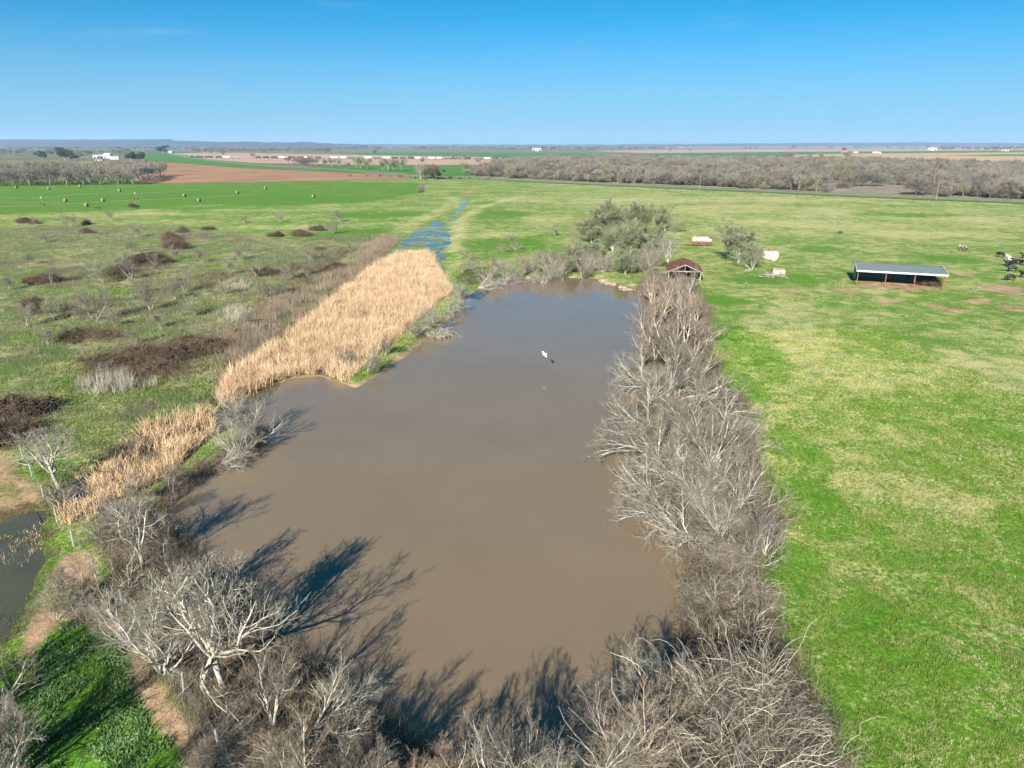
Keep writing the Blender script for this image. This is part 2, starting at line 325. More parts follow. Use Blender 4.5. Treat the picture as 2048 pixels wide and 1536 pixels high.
# ---------------------------------------------------------------- materials of the ground
def meadow_colour(t, pos):
    """meadow colour at a point of the land: green sward, straw, soil, leaf litter; shared by the ground and the grass that grows on it"""
    def cn(v): return t.n('ShaderNodeMapRange', {'Value': v, 'From Min': .3, 'From Max': .7}).outputs[0]
    n1 = cn(t.noise(pos, .05, 5, .6)); n2 = cn(t.noise(pos, .3, 9, .76, .4)); n3 = t.noise(pos, 3.2, 4, .65); n4 = t.noise(pos, 13., 3, .6)
    g = t.math('ADD', t.math('MULTIPLY', n3, .6), t.math('MULTIPLY', n4, .4))
    green = t.ramp(g, [(.34, (.026, .060, .005)), (.5, (.066, .146, .010)), (.66, (.125, .215, .024))])
    lushc = t.ramp(g, [(.34, (.022, .066, .005)), (.5, (.058, .145, .010)), (.66, (.10, .20, .02))])
    green = t.mix(t.attr('lush'), green, lushc)
    olive = t.ramp(g, [(.34, (.030, .038, .012)), (.5, (.068, .082, .026)), (.66, (.13, .135, .06))])
    green = t.mix(t.math('MULTIPLY', t.attr('olive'), t.step(n1, .1, .6)), green, olive)
    straw = t.ramp(g, [(.33, (.16, .155, .05)), (.5, (.31, .29, .125)), (.67, (.45, .42, .235))])
    s = t.math('ADD', t.math('ADD', t.math('MULTIPLY', n1, .2), t.math('MULTIPLY', n2, .42)), t.math('MULTIPLY', cn(g), .38))
    s = t.math('MULTIPLY', t.step(t.math('ADD', s, t.attr('dry')), .42, .76), .95)
    col = t.mix(s, green, straw)
    soil = t.ramp(t.math('ADD', t.math('MULTIPLY', n2, .4), t.math('MULTIPLY', g, .6)), [(.34, (.12, .078, .046)), (.5, (.25, .168, .10)), (.68, (.38, .27, .17))])
    w = t.math('ADD', t.attr('mud'), t.math('ADD', t.math('MULTIPLY', t.math('SUBTRACT', g, .5), 1.2), t.math('MULTIPLY', t.math('SUBTRACT', n2, .5), .7))); col = t.mix(t.step(w, .3, .95), col, soil)
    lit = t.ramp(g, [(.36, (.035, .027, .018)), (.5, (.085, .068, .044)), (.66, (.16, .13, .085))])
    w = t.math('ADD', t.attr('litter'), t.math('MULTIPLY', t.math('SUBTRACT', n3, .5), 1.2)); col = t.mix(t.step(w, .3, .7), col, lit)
    dk = t.ramp(g, [(.36, (.014, .014, .007)), (.5, (.036, .034, .016)), (.66, (.075, .072, .03))])
    w = t.math('ADD', t.attr('wet'), t.math('MULTIPLY', t.math('SUBTRACT', n2, .5), .9)); col = t.mix(t.math('MULTIPLY', t.step(w, .3, .85), .85), col, dk)
    return col, g
def ground_mat():
    m, t, b = newmat('meadow_ground'); pos = t.n('ShaderNodeNewGeometry').outputs['Position']
    col, g = meadow_colour(t, pos)
    # land beyond the near farm: olive, brown and grey-green country
    f1 = t.noise(pos, .0035, 5, .6); far = t.ramp(f1, [(.36, (.075, .085, .04)), (.47, (.10, .115, .045)), (.52, (.15, .12, .075)), (.6, (.085, .10, .045)), (.68, (.13, .125, .07))])
    col = t.mix(t.attr('far'), col, far)
    t.set(b.inputs['Base Color'], col); b.inputs['Roughness'].default_value = .95; b.inputs['Specular IOR Level'].default_value = .12
    bp = t.n('ShaderNodeBump', {'Height': g, 'Strength': .8, 'Distance': .16}); t.set(b.inputs['Normal'], bp.outputs[0])
    return m
def grass_mat():
    m, t, b = newmat('meadow_grass'); pos = t.n('ShaderNodeNewGeometry').outputs['Position']
    col, g = meadow_colour(t, pos)
    t.set(b.inputs['Base Color'], t.mix(.25, col, (.16, .19, .05))); b.inputs['Roughness'].default_value = .8; b.inputs['Specular IOR Level'].default_value = .2
    return m
M_GROUND = ground_mat(); M_GRASS = grass_mat()
def water_mat(name, c1, c2, rough=.06, bump=.06, scale=1.2):
    m, t, b = newmat(name); pos = t.n('ShaderNodeNewGeometry').outputs['Position']
    f = t.noise(pos, .06, 4, .6)
    t.set(b.inputs['Base Color'], t.ramp(f, [(.35, c1), (.65, c2)])); b.inputs['Roughness'].default_value = rough; b.inputs['IOR'].default_value = 1.48
    mpn = t.n('ShaderNodeMapping', {'Vector': pos, 'Scale': (1., 1.6, 1.), 'Rotation': (0, 0, R(18))}).outputs[0]
    bn = t.math('ADD', t.noise(mpn, scale, 4, .6), t.math('MULTIPLY', t.noise(mpn, scale * .16, 3, .5), 2.5))
    bp = t.n('ShaderNodeBump', {'Height': bn, 'Strength': bump, 'Distance': .1}); t.set(b.inputs['Normal'], bp.outputs[0])
    return m
M_POND = water_mat('muddy_water', (.128, .095, .058), (.143, .108, .067), .035, .045, 1.6)
M_MARSH = water_mat('marsh_water', (.04, .04, .022), (.075, .07, .04), .05, .05, 2.)
M_SLOUGH = water_mat('slough_water', (.03, .035, .03), (.05, .05, .04), .08, .035, .6)

# ---------------------------------------------------------------- ground sheet
def axis(inner0, inner1, step, lo, hi, g1, g2, brk):
    v = list(np.arange(inner0, inner1, step)); x, d = v[-1], step
    while x < hi:
        d *= g1 if x < brk else g2; x += d; v.append(x)
    x, d = v[0], step; w = []
    while x > lo:
        d *= g1 if x > -brk else g2; x -= d; w.append(x)
    return np.array(w[::-1] + v)
xs = axis(-44, 54, .38, -42000, 42000, 1.035, 1.16, 300)
yv = [-2000, -500, -120, -30, 0, 8, 14, 18]; y = 20.
while y < 45000: yv.append(y); y += max(.3, .0052 * y) if y < 330 else y * .0052 if y < 420 else (y * .02 if y < 1500 else y * .09)
ys = np.array(yv)
X, Y = np.meshgrid(xs, ys); X = X.ravel(); Y = Y.ravel()
A = fields(X, Y)
nx, ny = len(xs), len(ys); i = np.arange(nx * ny).reshape(ny, nx)
Q = np.stack([i[:-1, :-1], i[:-1, 1:], i[1:, 1:], i[1:, :-1]], -1).reshape(-1, 4)
A['far'] = ss(np.hypot(X, Y), 620, 1000) * (Y > 0) + ss(np.abs(X), 700, 1000) * (Y <= 620)
A['far'] = np.clip(A['far'], 0, 1)
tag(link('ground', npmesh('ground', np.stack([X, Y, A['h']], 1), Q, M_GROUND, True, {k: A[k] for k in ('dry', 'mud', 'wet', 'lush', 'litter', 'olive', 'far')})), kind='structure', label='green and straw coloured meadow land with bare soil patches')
def sheet(name, pts, mat, z, label, kind='structure'):
    n = len(pts); bm = bmesh.new(); vs = [bm.verts.new((p[0], p[1], z)) for p in pts]; f = bm.faces.new(vs)
    if f.normal.z < 0: f.normal_flip()
    bmesh.ops.triangulate(bm, faces=bm.faces[:]); me = bpy.data.meshes.new(name); bm.to_mesh(me); bm.free(); me.materials.append(mat)
    if me.polygons[0].normal.z < 0: me.flip_normals()
    return tag(link(name, me), label, kind=kind)
def grow_poly(poly, m):
    c = poly.mean(0); d = poly - c; return c + d * (1 + m / (np.linalg.norm(d, axis=1, keepdims=True) + 1e-6))
# water sheets run on under the rising ground, so the shore follows the land
SPLIT = PX([(560,772),(520,812),(505,850),(470,890),(400,940),(340,978),(318,1005)], 0)
pw = [P(*q, 0) for q in [(560,755),(640,735),(700,745),(750,715),(830,650),(880,600),(915,575),(960,548),(1100,540),(1230,545),(1330,575),(1350,700),(1330,800),(1340,900),(1390,1000),(1430,1110),(1420,1250),(1400,1400),(1330,1560),(1000,1640),(780,1540),(560,1350),(400,1180),(290,1050)]] 
sheet('pond_water', pw + [tuple(q) for q in SPLIT[::-1]], M_POND, 0, 'muddy brown pond water reflecting blue sky at the far end', 'structure')
mw = [tuple(q) for q in SPLIT] + [P(*q, 0) for q in [(290,1050),(200,1060),(90,1050),(60,1000),(120,920),(250,860),(400,790),(440,730),(640,590),(738,520),(752,518),(800,512),(885,545),(930,590),(880,600),(830,650),(750,715),(700,745),(640,735),(560,755)]]
sheet('marsh_water', mw, M_MARSH, .004, 'dark shallow marsh water among the reeds', 'structure')
sheet('slough_water', [P(*q, 0) for q in [(730,535),(760,495),(820,440),(880,425),(912,390),(950,390),(945,410),(930,440),(935,500),(940,560),(985,580),(960,600),(930,594),(886,540),(800,508),(752,516)]], M_SLOUGH, .008, 'blue sky reflecting water in the wet slough', 'structure')
sheet('flood_water', [P(*q, 0) for q in [(-400,1060),(0,1020),(60,1000),(88,1052),(130,1056),(140,1120),(110,1230),(40,1340),(-300,1420)]], M_MARSH, .002, 'grey green flood water over the pasture corner', 'structure')

# ---------------------------------------------------------------- farther fields, roads and hills
M_PLOW = vmat('ploughed_soil', (.19, .105, .06), (.27, .155, .095), .02, .95, obj=False, spec=.1, detail=8)
M_PLOW2 = vmat('pale_soil', (.27, .175, .125), (.34, .235, .17), .01, .95, obj=False, spec=.1, detail=8)
M_TAN = vmat('stubble', (.30, .20, .10), (.36, .25, .14), .01, .95, obj=False, spec=.1, detail=8)
M_WHEAT = vmat('young_wheat', (.04, .115, .014), (.06, .15, .024), .03, .95, obj=False, spec=.1, detail=8)
M_WHEAT2 = vmat('far_wheat', (.035, .12, .035), (.05, .15, .045), .01, .95, obj=False, spec=.1, detail=8)
M_OLIVE = vmat('far_pasture', (.10, .125, .05), (.14, .15, .075), .006, .95, obj=False, spec=.1, detail=8)
M_WFLOOR = vmat('woodland_litter', (.13, .11, .078), (.22, .19, .14), .06, .95, obj=False, spec=.1, detail=8)
M_ROAD = vmat('asphalt', (.13, .135, .135), (.165, .17, .165), .4, .85, obj=False)
M_VERGE = vmat('road_verge', (.06, .12, .02), (.10, .155, .03), .3, .95, obj=False, detail=8)
M_BALLAST = vmat('track_ballast', (.18, .16, .14), (.26, .23, .2), .5, .95, obj=False)
def fpoly(name, px, mat, z, label): return sheet(name, [P(a, b, z) for a, b in px], mat, z, label)
fpoly('ploughed_field', [(160,322),(287,322),(342,325),(478,336),(640,343),(760,348),(838,353),(812,358),(690,361),(512,364),(340,366.5),(276,366),(262,350),(200,340),(150,326)], M_PLOW, .62, 'large reddish brown ploughed field behind the hayfield')
fpoly('wheat_strip', [(287,309),(342,309.5),(410,321),(495,330.5),(600,336.5),(700,341.5),(800,350),(838,353),(760,348),(640,343),(478,336),(342,325),(287,322)], M_WHEAT, .66, 'bright green wheat strip along the ploughed field')
fpoly('soil_field', [(300,303.5),(500,306),(700,309.5),(1010,314.5),(1010,330),(880,330),(720,329.5),(505,326),(420,319),(372,311)], M_PLOW2, .70, 'pale brown field crossed by the railway')
fpoly('green_meadow', [(600,331),(720,330),(950,331),(1000,327),(960,352),(880,352),(810,346),(700,338)], M_WHEAT, .66, 'small bright meadow in front of the railway')
fpoly('wheat_field', [(690,305.5),(800,305),(1000,305.5),(1180,308),(1330,311),(1100,315),(1000,314),(720,309.2)], M_WHEAT2, .76, 'long green wheat field behind the railway')
fpoly('olive_field', [(640,300.5),(900,301),(1250,302.5),(1250,306),(1000,305),(690,305)], M_OLIVE, .8, 'dull green pasture beyond the wheat')
fpoly('far_wheat_field', [(-100,300),(150,300.5),(400,303),(405,305.6),(290,308),(90,305),(-100,303)], M_WHEAT2, .8, 'green field behind the farm buildings')
fpoly('stubble_field', [(1500,318),(1560,310),(1700,307.2),(2048,304.5),(2600,304),(2600,343),(2048,335),(1700,323.5)], M_TAN, .72, 'orange tan stubble field beyond the wood')
fpoly('wheat_block', [(1890,311.5),(2000,308.5),(2600,307),(2600,312),(2048,312)], M_WHEAT2, .9, 'dark green block in the stubble')
fpoly('wheat_belt', [(1290,307.5),(1560,304.5),(1900,302.5),(2048,301.8),(2048,304),(1700,306.8),(1600,309),(1500,318),(1350,317)], M_WHEAT2, .76, 'green belt before the stubble field')
fpoly('rose_field', [(1180,301.5),(1400,298.5),(1700,297),(2048,296.5),(2600,296),(2600,299.5),(2048,300.5),(1750,303),(1560,304),(1290,306.5)], M_PLOW2, .84, 'pinkish bare field far to the right')
fpoly('pink_field', [(1330,294.4),(1700,293.2),(2300,293.0),(2300,294.8),(1700,295.4),(1330,296.6)], M_PLOW2, 1.0, 'pinkish strip of bare soil near the skyline')
fpoly('woodland_ground', [(948,353),(1300,370),(1700,386.5),(2048,400),(2600,424),(2600,343),(2048,335),(1700,323.5),(1330,320),(1100,320),(1000,328)], M_WFLOOR, .60, 'brown leaf litter under the bare wood')
def strip(name, pts, w, mat, z, label, kind='structure'):
    pts = np.array(pts); t = np.gradient(pts, axis=0); t /= np.linalg.norm(t, axis=1, keepdims=True); nrm = np.stack([-t[:, 1], t[:, 0]], 1)
    L = pts + nrm * w / 2; Rr = pts - nrm * w / 2; n = len(pts); zz = np.full((n, 1), z)
    V = np.concatenate([np.hstack([L, zz]), np.hstack([Rr, zz])]); k = np.arange(n - 1)
    return tag(link(name, npmesh(name, V, np.stack([k + n, k + n + 1, k + 1, k], 1), mat)), label, kind=kind)
def smooth(pts, n=6):
    pts = np.array(pts); out = []
    for k in range(len(pts) - 1):
        p0, p1, p2, p3 = pts[max(k - 1, 0)], pts[k], pts[k + 1], pts[min(k + 2, len(pts) - 1)]
        for u in np.arange(n) / n: out.append(.5 * (2 * p1 + (p2 - p0) * u + (2 * p0 - 5 * p1 + 4 * p2 - p3) * u ** 2 + (3 * p1 - p0 - 3 * p2 + p3) * u ** 3))
    return np.array(out + [pts[-1]])
ROAD = smooth(PX([(342,308.5),(410,319.5),(506,329.5),(600,335.5),(700,340.5),(805,350),(880,354),(960,357),(1100,363.5),(1300,372.5),(1480,380),(1700,390),(2048,404),(2500,424)], .9))
strip('road_verge', ROAD, 22, M_VERGE, .78, 'grassy verge along the country road')
strip('road', ROAD, 7.2, M_ROAD, .9, 'grey two lane country road curving past the wood')
RAIL = smooth(PX([(250,313.6),(380,315.6),(600,317.3),(800,318.2),(1000,319.3),(1110,319.6),(1400,320)], .9))
strip('railway_track', RAIL, 6, M_BALLAST, .95, 'pale ballast of the railway line')
strip('hay_path', smooth(PX([(-200,417.5),(0,414),(85,410.5),(272,400.5),(420,394),(520,389)], .5)), 2.2, vmat('wheel_track', (.22, .19, .11), (.32, .27, .15), .3, .95, obj=False), .62, 'straw coloured wheel path of the irrigation rig')
M_HILL = vmat('wooded_hill', (.035, .042, .045), (.055, .062, .06), .004, 1, obj=False, spec=0)
def ridge(name, pxs, y0, depth, label, seed):
    """a long wooded rise; heights given as the pixel row of its skyline"""
    pxs = np.array(pxs, float); xs_ = np.arange(pxs[0, 0], pxs[-1, 0], 9.); row = np.interp(xs_, pxs[:, 0], pxs[:, 1])
    Xc = (xs_ - 1024) / FPX * y0 / 1.0552
    prof = [(0, 0), (.12, .35), (.3, .75), (.5, 1.), (.75, .8), (1, 0)]
    top = HCAM + (289.0 - row) * y0 * .898 / FPX + (vnoise(xs_ / 14., xs_ * 0, seed) - .5) * 9 + (vnoise(xs_ / 60., xs_ * 0, seed + 1) - .5) * 8
    V = []; m = len(prof)
    for a, b in prof: V.append(np.stack([Xc * (1 + a * depth / y0), np.full_like(Xc, y0 + (a - .5) * depth), np.maximum(b * top, .2) + (.6 if b else -3)], 1))
    V = np.concatenate(V); n = len(xs_); k = np.arange(n - 1); Fq = [np.stack([k + j * n, k + 1 + j * n, k + 1 + (j + 1) * n, k + (j + 1) * n], 1) for j in range(m - 1)]
    return tag(link(name, npmesh(name, V, np.concatenate(Fq), M_HILL, True)), label, kind='structure')
ridge('hills', [(-700,279),(0,278.5),(200,279),(400,279.5),(408,282),(600,284.5),(640,283.5),(700,288),(760,289.5)], 9000, 1600, 'low blue wooded hills on the skyline to the left', 1)
ridge('hills', [(500,290),(700,288.5),(1000,289.5),(1100,288.8),(1330,288.2),(1500,286.4),(1750,285.2),(1950,285.8),(2048,286.5),(2700,287)], 14000, 2500, 'faint blue wooded hills across the whole skyline', 5)
# ---------------------------------------------------------------- bare trees
def nrm(v):
    l = math.sqrt(v[0] ** 2 + v[1] ** 2 + v[2] ** 2) + 1e-9; return (v[0] / l, v[1] / l, v[2] / l)
def turn(d, ang, az):
    """d tilted by ang towards azimuth az about d"""
    a = (0, 0, 1) if abs(d[2]) < .9 else (1, 0, 0)
    u = nrm((d[1] * a[2] - d[2] * a[1], d[2] * a[0] - d[0] * a[2], d[0] * a[1] - d[1] * a[0]))
    w = (d[1] * u[2] - d[2] * u[1], d[2] * u[0] - d[0] * u[2], d[0] * u[1] - d[1] * u[0])
    c, s_ = math.cos(ang), math.sin(ang); ca, sa = math.cos(az), math.sin(az)
    return nrm(tuple(d[k] * c + (u[k] * ca + w[k] * sa) * s_ for k in range(3)))
def tree_lines(seed, stems, levels, split=2, lean=(0, 0)):
    """stems: list of (dir, length, radius); levels: dicts n, ratio, ang(lo,hi), seg, wob, up, t0, rr, sides per level
    -> (wood lines, twig lines)"""
    rg = random.Random(seed); wood, twig = [], []
    def rec(pos, d, L, r, lv):
        q = levels[lv]; n = q['seg']; last = lv == len(levels) - 1
        pts = [pos]; rads = [r]; dirs = [d]; w = q['wob']; up = q['up']
        for k in range(n):
            d = nrm((d[0] + rg.gauss(0, w), d[1] + rg.gauss(0, w), d[2] + rg.gauss(0, w) + up))
            st = L / n; pos = (pos[0] + d[0] * st, pos[1] + d[1] * st, pos[2] + d[2] * st)
            pts.append(pos); dirs.append(d); rads.append(max(r * (1 - q['tap'] * (k + 1) / n), q['rmin']))
        (wood if lv < split else twig).append((pts, rads, q['sides']))
        if last: return
        nc = q['n'] + rg.choice((-1, 0, 0, 1)); az = rg.random() * 6.28
        for k in range(max(nc, 1)):
            t = q['t0'] + (1 - q['t0']) * (k + rg.random()) / max(nc, 1)
            f = min(t, .999) * n; i = int(f); f -= i
            a, b = pts[i], pts[i + 1]; p0 = tuple(a[j] + (b[j] - a[j]) * f for j in range(3))
            az += 2.4 + rg.gauss(0, .5)
            ang = rg.uniform(*q['ang']) * (1 - .35 * t)
            cd_ = turn(dirs[i + 1], ang, az)
            rr = rads[i] + (rads[i + 1] - rads[i]) * f
            rec(p0, cd_, L * q['ratio'] * (1.1 - .5 * t) * rg.uniform(.7, 1.25), rr * q['rr'], lv + 1)
    for d, L, r in stems: rec((0., 0., -.15), nrm(d), L, r, 0)
    return wood, twig
def lv(n, ratio, a0, a1, seg, wob, up, t0, rr=.62, sides=5, tap=.6, rmin=.006):
    return dict(n=n, ratio=ratio, ang=(R(a0), R(a1)), seg=seg, wob=wob, up=up, t0=t0, rr=rr, sides=sides, tap=tap, rmin=rmin)
M_BARK = vmat('grey_bark', (.20, .185, .155), (.37, .35, .30), 4, .9, rnd=.18, bump=.3)
M_TWIG = vmat('grey_twigs', (0.097, 0.084, 0.066), (0.185, 0.168, 0.134), 1.2, .9, rnd=.26)
M_BARKW = vmat('pale_bark', (.20, .185, .15), (.41, .38, .33), 4, .9, rnd=.1, bump=.3)
M_TWIGW = vmat('lichen_twigs', (0.126, 0.118, 0.092), (0.235, 0.227, 0.181), 1.5, .9, rnd=.26)
M_TWIGP = vmat('tan_twigs', (0.139, 0.105, 0.076), (0.235, 0.185, 0.139), 1.2, .9, rnd=.26)
M_TWIGG = vmat('mossy_twigs', (.11, .125, .065), (.22, .24, .14), 1.2, .9, rnd=.14)
M_TWIGB = vmat('brown_twigs', (0.084, 0.063, 0.042), (0.168, 0.13, 0.092), 1.2, .9, rnd=.2)
M_TWIGD = vmat('wood_twigs', (.125, .114, .092), (.215, .198, .162), .6, .9, rnd=.28)
M_VINE = vmat('dry_vines', (.12, .10, .075), (.42, .375, .30), 1.3, .9, rnd=.12, detail=6)
M_LEAF = vmat('dark_leaves', (.016, .03, .010), (.05, .075, .025), .8, .8, rnd=.15)
def arr(L): return [(np.array(p), np.array(r), s) for p, r, s in L]
KIND = {}
def make_kind(key, wood, twig, mw, mt, extra=None):
    V, F_ = tubes(arr(wood)); m1 = npmesh('trunk', V, F_, mw, True)
    if extra is not None:
        V, F_ = tubes(arr(twig)); V2, F2 = extra; m2 = npmesh('crown', np.concatenate([V, V2]), F_ + [F2 + len(V)], [mt, M_LEAF], False, midx=np.concatenate([np.zeros(sum(len(f) for f in F_), int), np.ones(len(F2), int)]))
    else:
        V, F_ = tubes(arr(twig)); m2 = npmesh('crown', V, F_, mt, False)
    KIND[key] = (m1, m2)
def spread_stems(rg, n, a0, a1, L, r):
    return [((math.sin(R(t)) * math.cos(z), math.sin(R(t)) * math.sin(z), math.cos(R(t))), L * rg.uniform(.75, 1.1), r * rg.uniform(.7, 1.1))
            for t, z in ((rg.uniform(a0, a1), 6.283 * k / n + rg.uniform(-.4, .4)) for k in range(n))]
rg = random.Random(5)
# wide gnarled tree with a short trunk (about 7 m)
for k in range(3):
    st = [((rg.uniform(-.2, .2), rg.uniform(-.2, .2), 1), 2.3, .125)]
    w, t = tree_lines(10 + k, st, [lv(6, 1.95, 22, 58, 5, .10, .02, .45, .62, 7, .3), lv(7, .52, 30, 66, 8, .17, .07, .25, .6, 6, .72, .015), lv(7, .52, 30, 65, 6, .19, .06, .15, .62, 4, .65, .010), lv(7, .55, 25, 60, 4, .18, .05, .12, .65, 3, .6, .006), lv(0, .5, 20, 50, 3, .16, .03, .2, .6, 3, .5, .005)], 3)
    make_kind('gnarled%d' % k, w, t, M_BARKW, M_TWIGW if k == 0 else M_TWIG)
# upright willow-like tree (about 9 m)
for k in range(3):
    st = spread_stems(rg, 2, 4, 15, 6.6, .16)
    w, t = tree_lines(30 + k, st, [lv(9, .50, 26, 50, 9, .07, .05, .2, .6, 7, .8, .016), lv(8, .52, 24, 46, 7, .10, .08, .15, .70, 5, .7, .016), lv(6, .52, 22, 44, 4, .12, .08, .12, .65, 3, .6, .007), lv(6, .55, 18, 40, 3, .12, .06, .15, .65, 3, .5, .0055), lv(0, .5, 15, 35, 2, .1, .05, .2, .6, 3, .5, .005)], 2)
    make_kind('upright%d' % k, w, t, M_BARKW, M_TWIGP if k != 1 else M_TWIG)
# fan of straight limbs (about 7 m)
st = spread_stems(rg, 8, 8, 34, 6.0, .075)
w, t = tree_lines(50, st, [lv(8, .38, 16, 34, 8, .06, .05, .28, .6, 6, .75, .014), lv(7, .55, 18, 36, 5, .09, .06, .2, .6, 4, .6, .008), lv(7, .52, 20, 40, 3, .12, .05, .15, .6, 3, .5, .006), lv(0, .5, 18, 36, 2, .1, .05, .2, .6, 3, .5, .005)], 1)
make_kind('fan', w, t, M_BARKW, M_TWIGW)
# many-stemmed shrub tree (about 5 m)
for k in range(3):
    st = spread_stems(rg, 8, 15, 62, 3.7, .06)
    w, t = tree_lines(60 + k, st, [lv(8, .5, 25, 58, 7, .16, .04, .18, .6, 5, .75, .013), lv(7, .54, 28, 60, 5, .18, .05, .12, .6, 4, .65, .007), lv(6, .55, 25, 58, 4, .18, .04, .12, .62, 3, .5, .0055), lv(0, .5, 20, 50, 2, .15, .02, .2, .6, 3, .5, .005)], 2)
    make_kind('shrub%d' % k, w, t, M_BARK, (M_TWIGW, M_TWIG, M_TWIGB)[k])
# leaning tree, limbs reaching out sideways along +X
for k in range(2):
    st = [((math.cos(a) * .9 + .6, math.sin(a), .38 + .35 * rg.random()), 4.0 * rg.uniform(.8, 1.15), .08) for a in (-1.0, -.5, 0., .4, .9, 1.3)]
    w, t = tree_lines(80 + k, st, [lv(9, .48, 25, 58, 8, .14, .02, .18, .62, 6, .75, .012), lv(8, .54, 28, 60, 5, .17, .03, .12, .6, 4, .65, .008), lv(6, .55, 25, 58, 4, .18, .03, .12, .62, 3, .5, .006), lv(0, .5, 20, 50, 2, .15, .02, .2, .6, 3, .5, .005)], 2)
    make_kind('leaning%d' % k, w, t, M_BARKW, M_TWIGW)
# dense rounded mossy tree (about 8 m)
for k in range(3):
    st = [((rg.uniform(-.1, .1), rg.uniform(-.1, .1), 1), 1.6, .14)]
    w, t = tree_lines(100 + k, st, [lv(12, 2.0, 14, 98, 4, .1, .02, .22, .42, 7, .35), lv(10, .55, 32, 70, 6, .15, .05, .2, .5, 5, .72, .014), lv(10, .56, 32, 70, 4, .17, .05, .1, .6, 4, .6, .011), lv(8, .62, 28, 68, 3, .18, .03, .1, .65, 3, .6, .010), lv(0, .5, 20, 50, 2, .18, .03, .1, .65, 3, .6, .013)], 2)
    make_kind('mossy%d' % k, w, t, M_BARKW, M_TWIGG)
# small field trees seen from afar (about 4 m)
for k in range(4):
    st = spread_stems(rg, 3 + k % 2, 8, 40, 2.4, .045)
    w, t = tree_lines(120 + k, st, [lv(8, .6, 24, 56, 5, .13, .04, .22, .6, 5, .7, .012), lv(8, .58, 26, 56, 4, .15, .05, .12, .65, 3, .6, .008), lv(6, .62, 24, 58, 2, .16, .03, .1, .7, 3, .5, .007), lv(0, .5, 20, 50, 2, .15, .02, .2, .6, 3, .5, .006)], 1)
    make_kind('field%d' % k, w, t, M_BARKW, M_TWIG if k != 1 else M_TWIGG)
# trees of the wood and the orchard: one mesh each, sturdier twigs (about 10 m)
FARM = []
for k in range(5):
    st = [((rg.uniform(-.12, .12), rg.uniform(-.12, .12), 1), 3.2, .2)] if k != 4 else spread_stems(rg, 5, 10, 50, 3.6, .1)
    w, t = tree_lines(140 + k, st, [lv(7, 1.6, 20, 62, 3, .1, .04, .4, .55, 5, .4), lv(8, .52, 28, 62, 4, .13, .06, .2, .55, 4, .7, .03), lv(7, .56, 28, 62, 3, .15, .05, .1, .65, 3, .6, .024), lv(6, .62, 25, 60, 2, .15, .03, .1, .7, 3, .5, .02), lv(0, .6, 25, 60, 2, .15, .03, .1, .7, 3, .5, .02)], 5)
    V, F_ = tubes(arr(w)); FARM.append(npmesh('bare_tree', V, F_, (M_TWIGD, M_TWIGD, M_TWIGB, M_TWIGG, M_TWIGD)[k], False))
# leafy evergreen tree (about 10 m)
def leaf_cloud(seed, n, blobs_, size):
    rn = np.random.default_rng(seed); C, Rr = [], []
    b = np.array(blobs_); pick = rn.choice(len(b), n, p=b[:, 3] ** 2 / (b[:, 3] ** 2).sum())
    d = rn.normal(size=(n, 3)); d /= np.linalg.norm(d, axis=1, keepdims=True); rr = b[pick, 3] * rn.random(n) ** .4
    c = b[pick, :3] + d * rr[:, None] * np.array([1, 1, .8])
    a = rn.normal(size=(n, 3)); a /= np.linalg.norm(a, axis=1, keepdims=True); e = np.cross(a, rn.normal(size=(n, 3))); e /= np.linalg.norm(e, axis=1, keepdims=True)
    s_ = size * rn.uniform(.6, 1.4, (n, 1))
    V = np.stack([c - a * s_, c + e * s_ * .5, c + a * s_, c - e * s_ * .5], 1).reshape(-1, 3)
    return V, np.arange(n * 4).reshape(n, 4)
for k in range(2):
    bl = [(rg.gauss(0, 2.2), rg.gauss(0, 2.2), rg.uniform(3., 7.5), rg.uniform(1.2, 2.2)) for _ in range(16)]
    w, t = tree_lines(160 + k, [((0, 0, 1), 3., .3)], [lv(6, 1.3, 20, 60, 3, .1, .03, .4, .6, 6, .4), lv(5, .5, 25, 60, 3, .15, .05, .2, .6, 4, .7, .03), lv(0, .5, 30, 60, 3, .15, .05, .2, .6, 3, .5, .02)], 2)
    make_kind('evergreen%d' % k, w, t, M_BARK, M_TWIGB, leaf_cloud(170 + k, 6000, bl, .3))
def place(key, px, py, h, label, cat='tree', name='bare_tree', rz=None, group=None, tilt=(0, 0), base_h=None, sx=1.0):
    """stand a tree at the ground point seen at a pixel; h scales its height in metres"""
    g = G(px, py); m1, m2 = KIND[key]
    H0 = max(HT[key], .1); s_ = h / H0
    rnd_ = random.Random(int(px * 7 + py * 13)); e = empty(name, g, rnd_.uniform(0, 6.28) if rz is None else rz, tilt[0], tilt[1])
    e.scale = (s_ * sx, s_ * sx, s_)
    link('trunk', m1, e); link('crown', m2, e)
    return tag(e, label, cat, group)
HT = {}
for k_, (a_, b_) in KIND.items():
    co = np.zeros(len(b_.vertices) * 3, np.float32); b_.vertices.foreach_get('co', co); HT[k_] = float(np.percentile(co[2::3], 98.5))
HT['leaning0'] = HT['leaning1'] = 4.2
FH = []
for me in FARM:
    co = np.zeros(len(me.vertices) * 3, np.float32); me.vertices.foreach_get('co', co); FH.append(float(np.percentile(co[2::3], 98.5)))

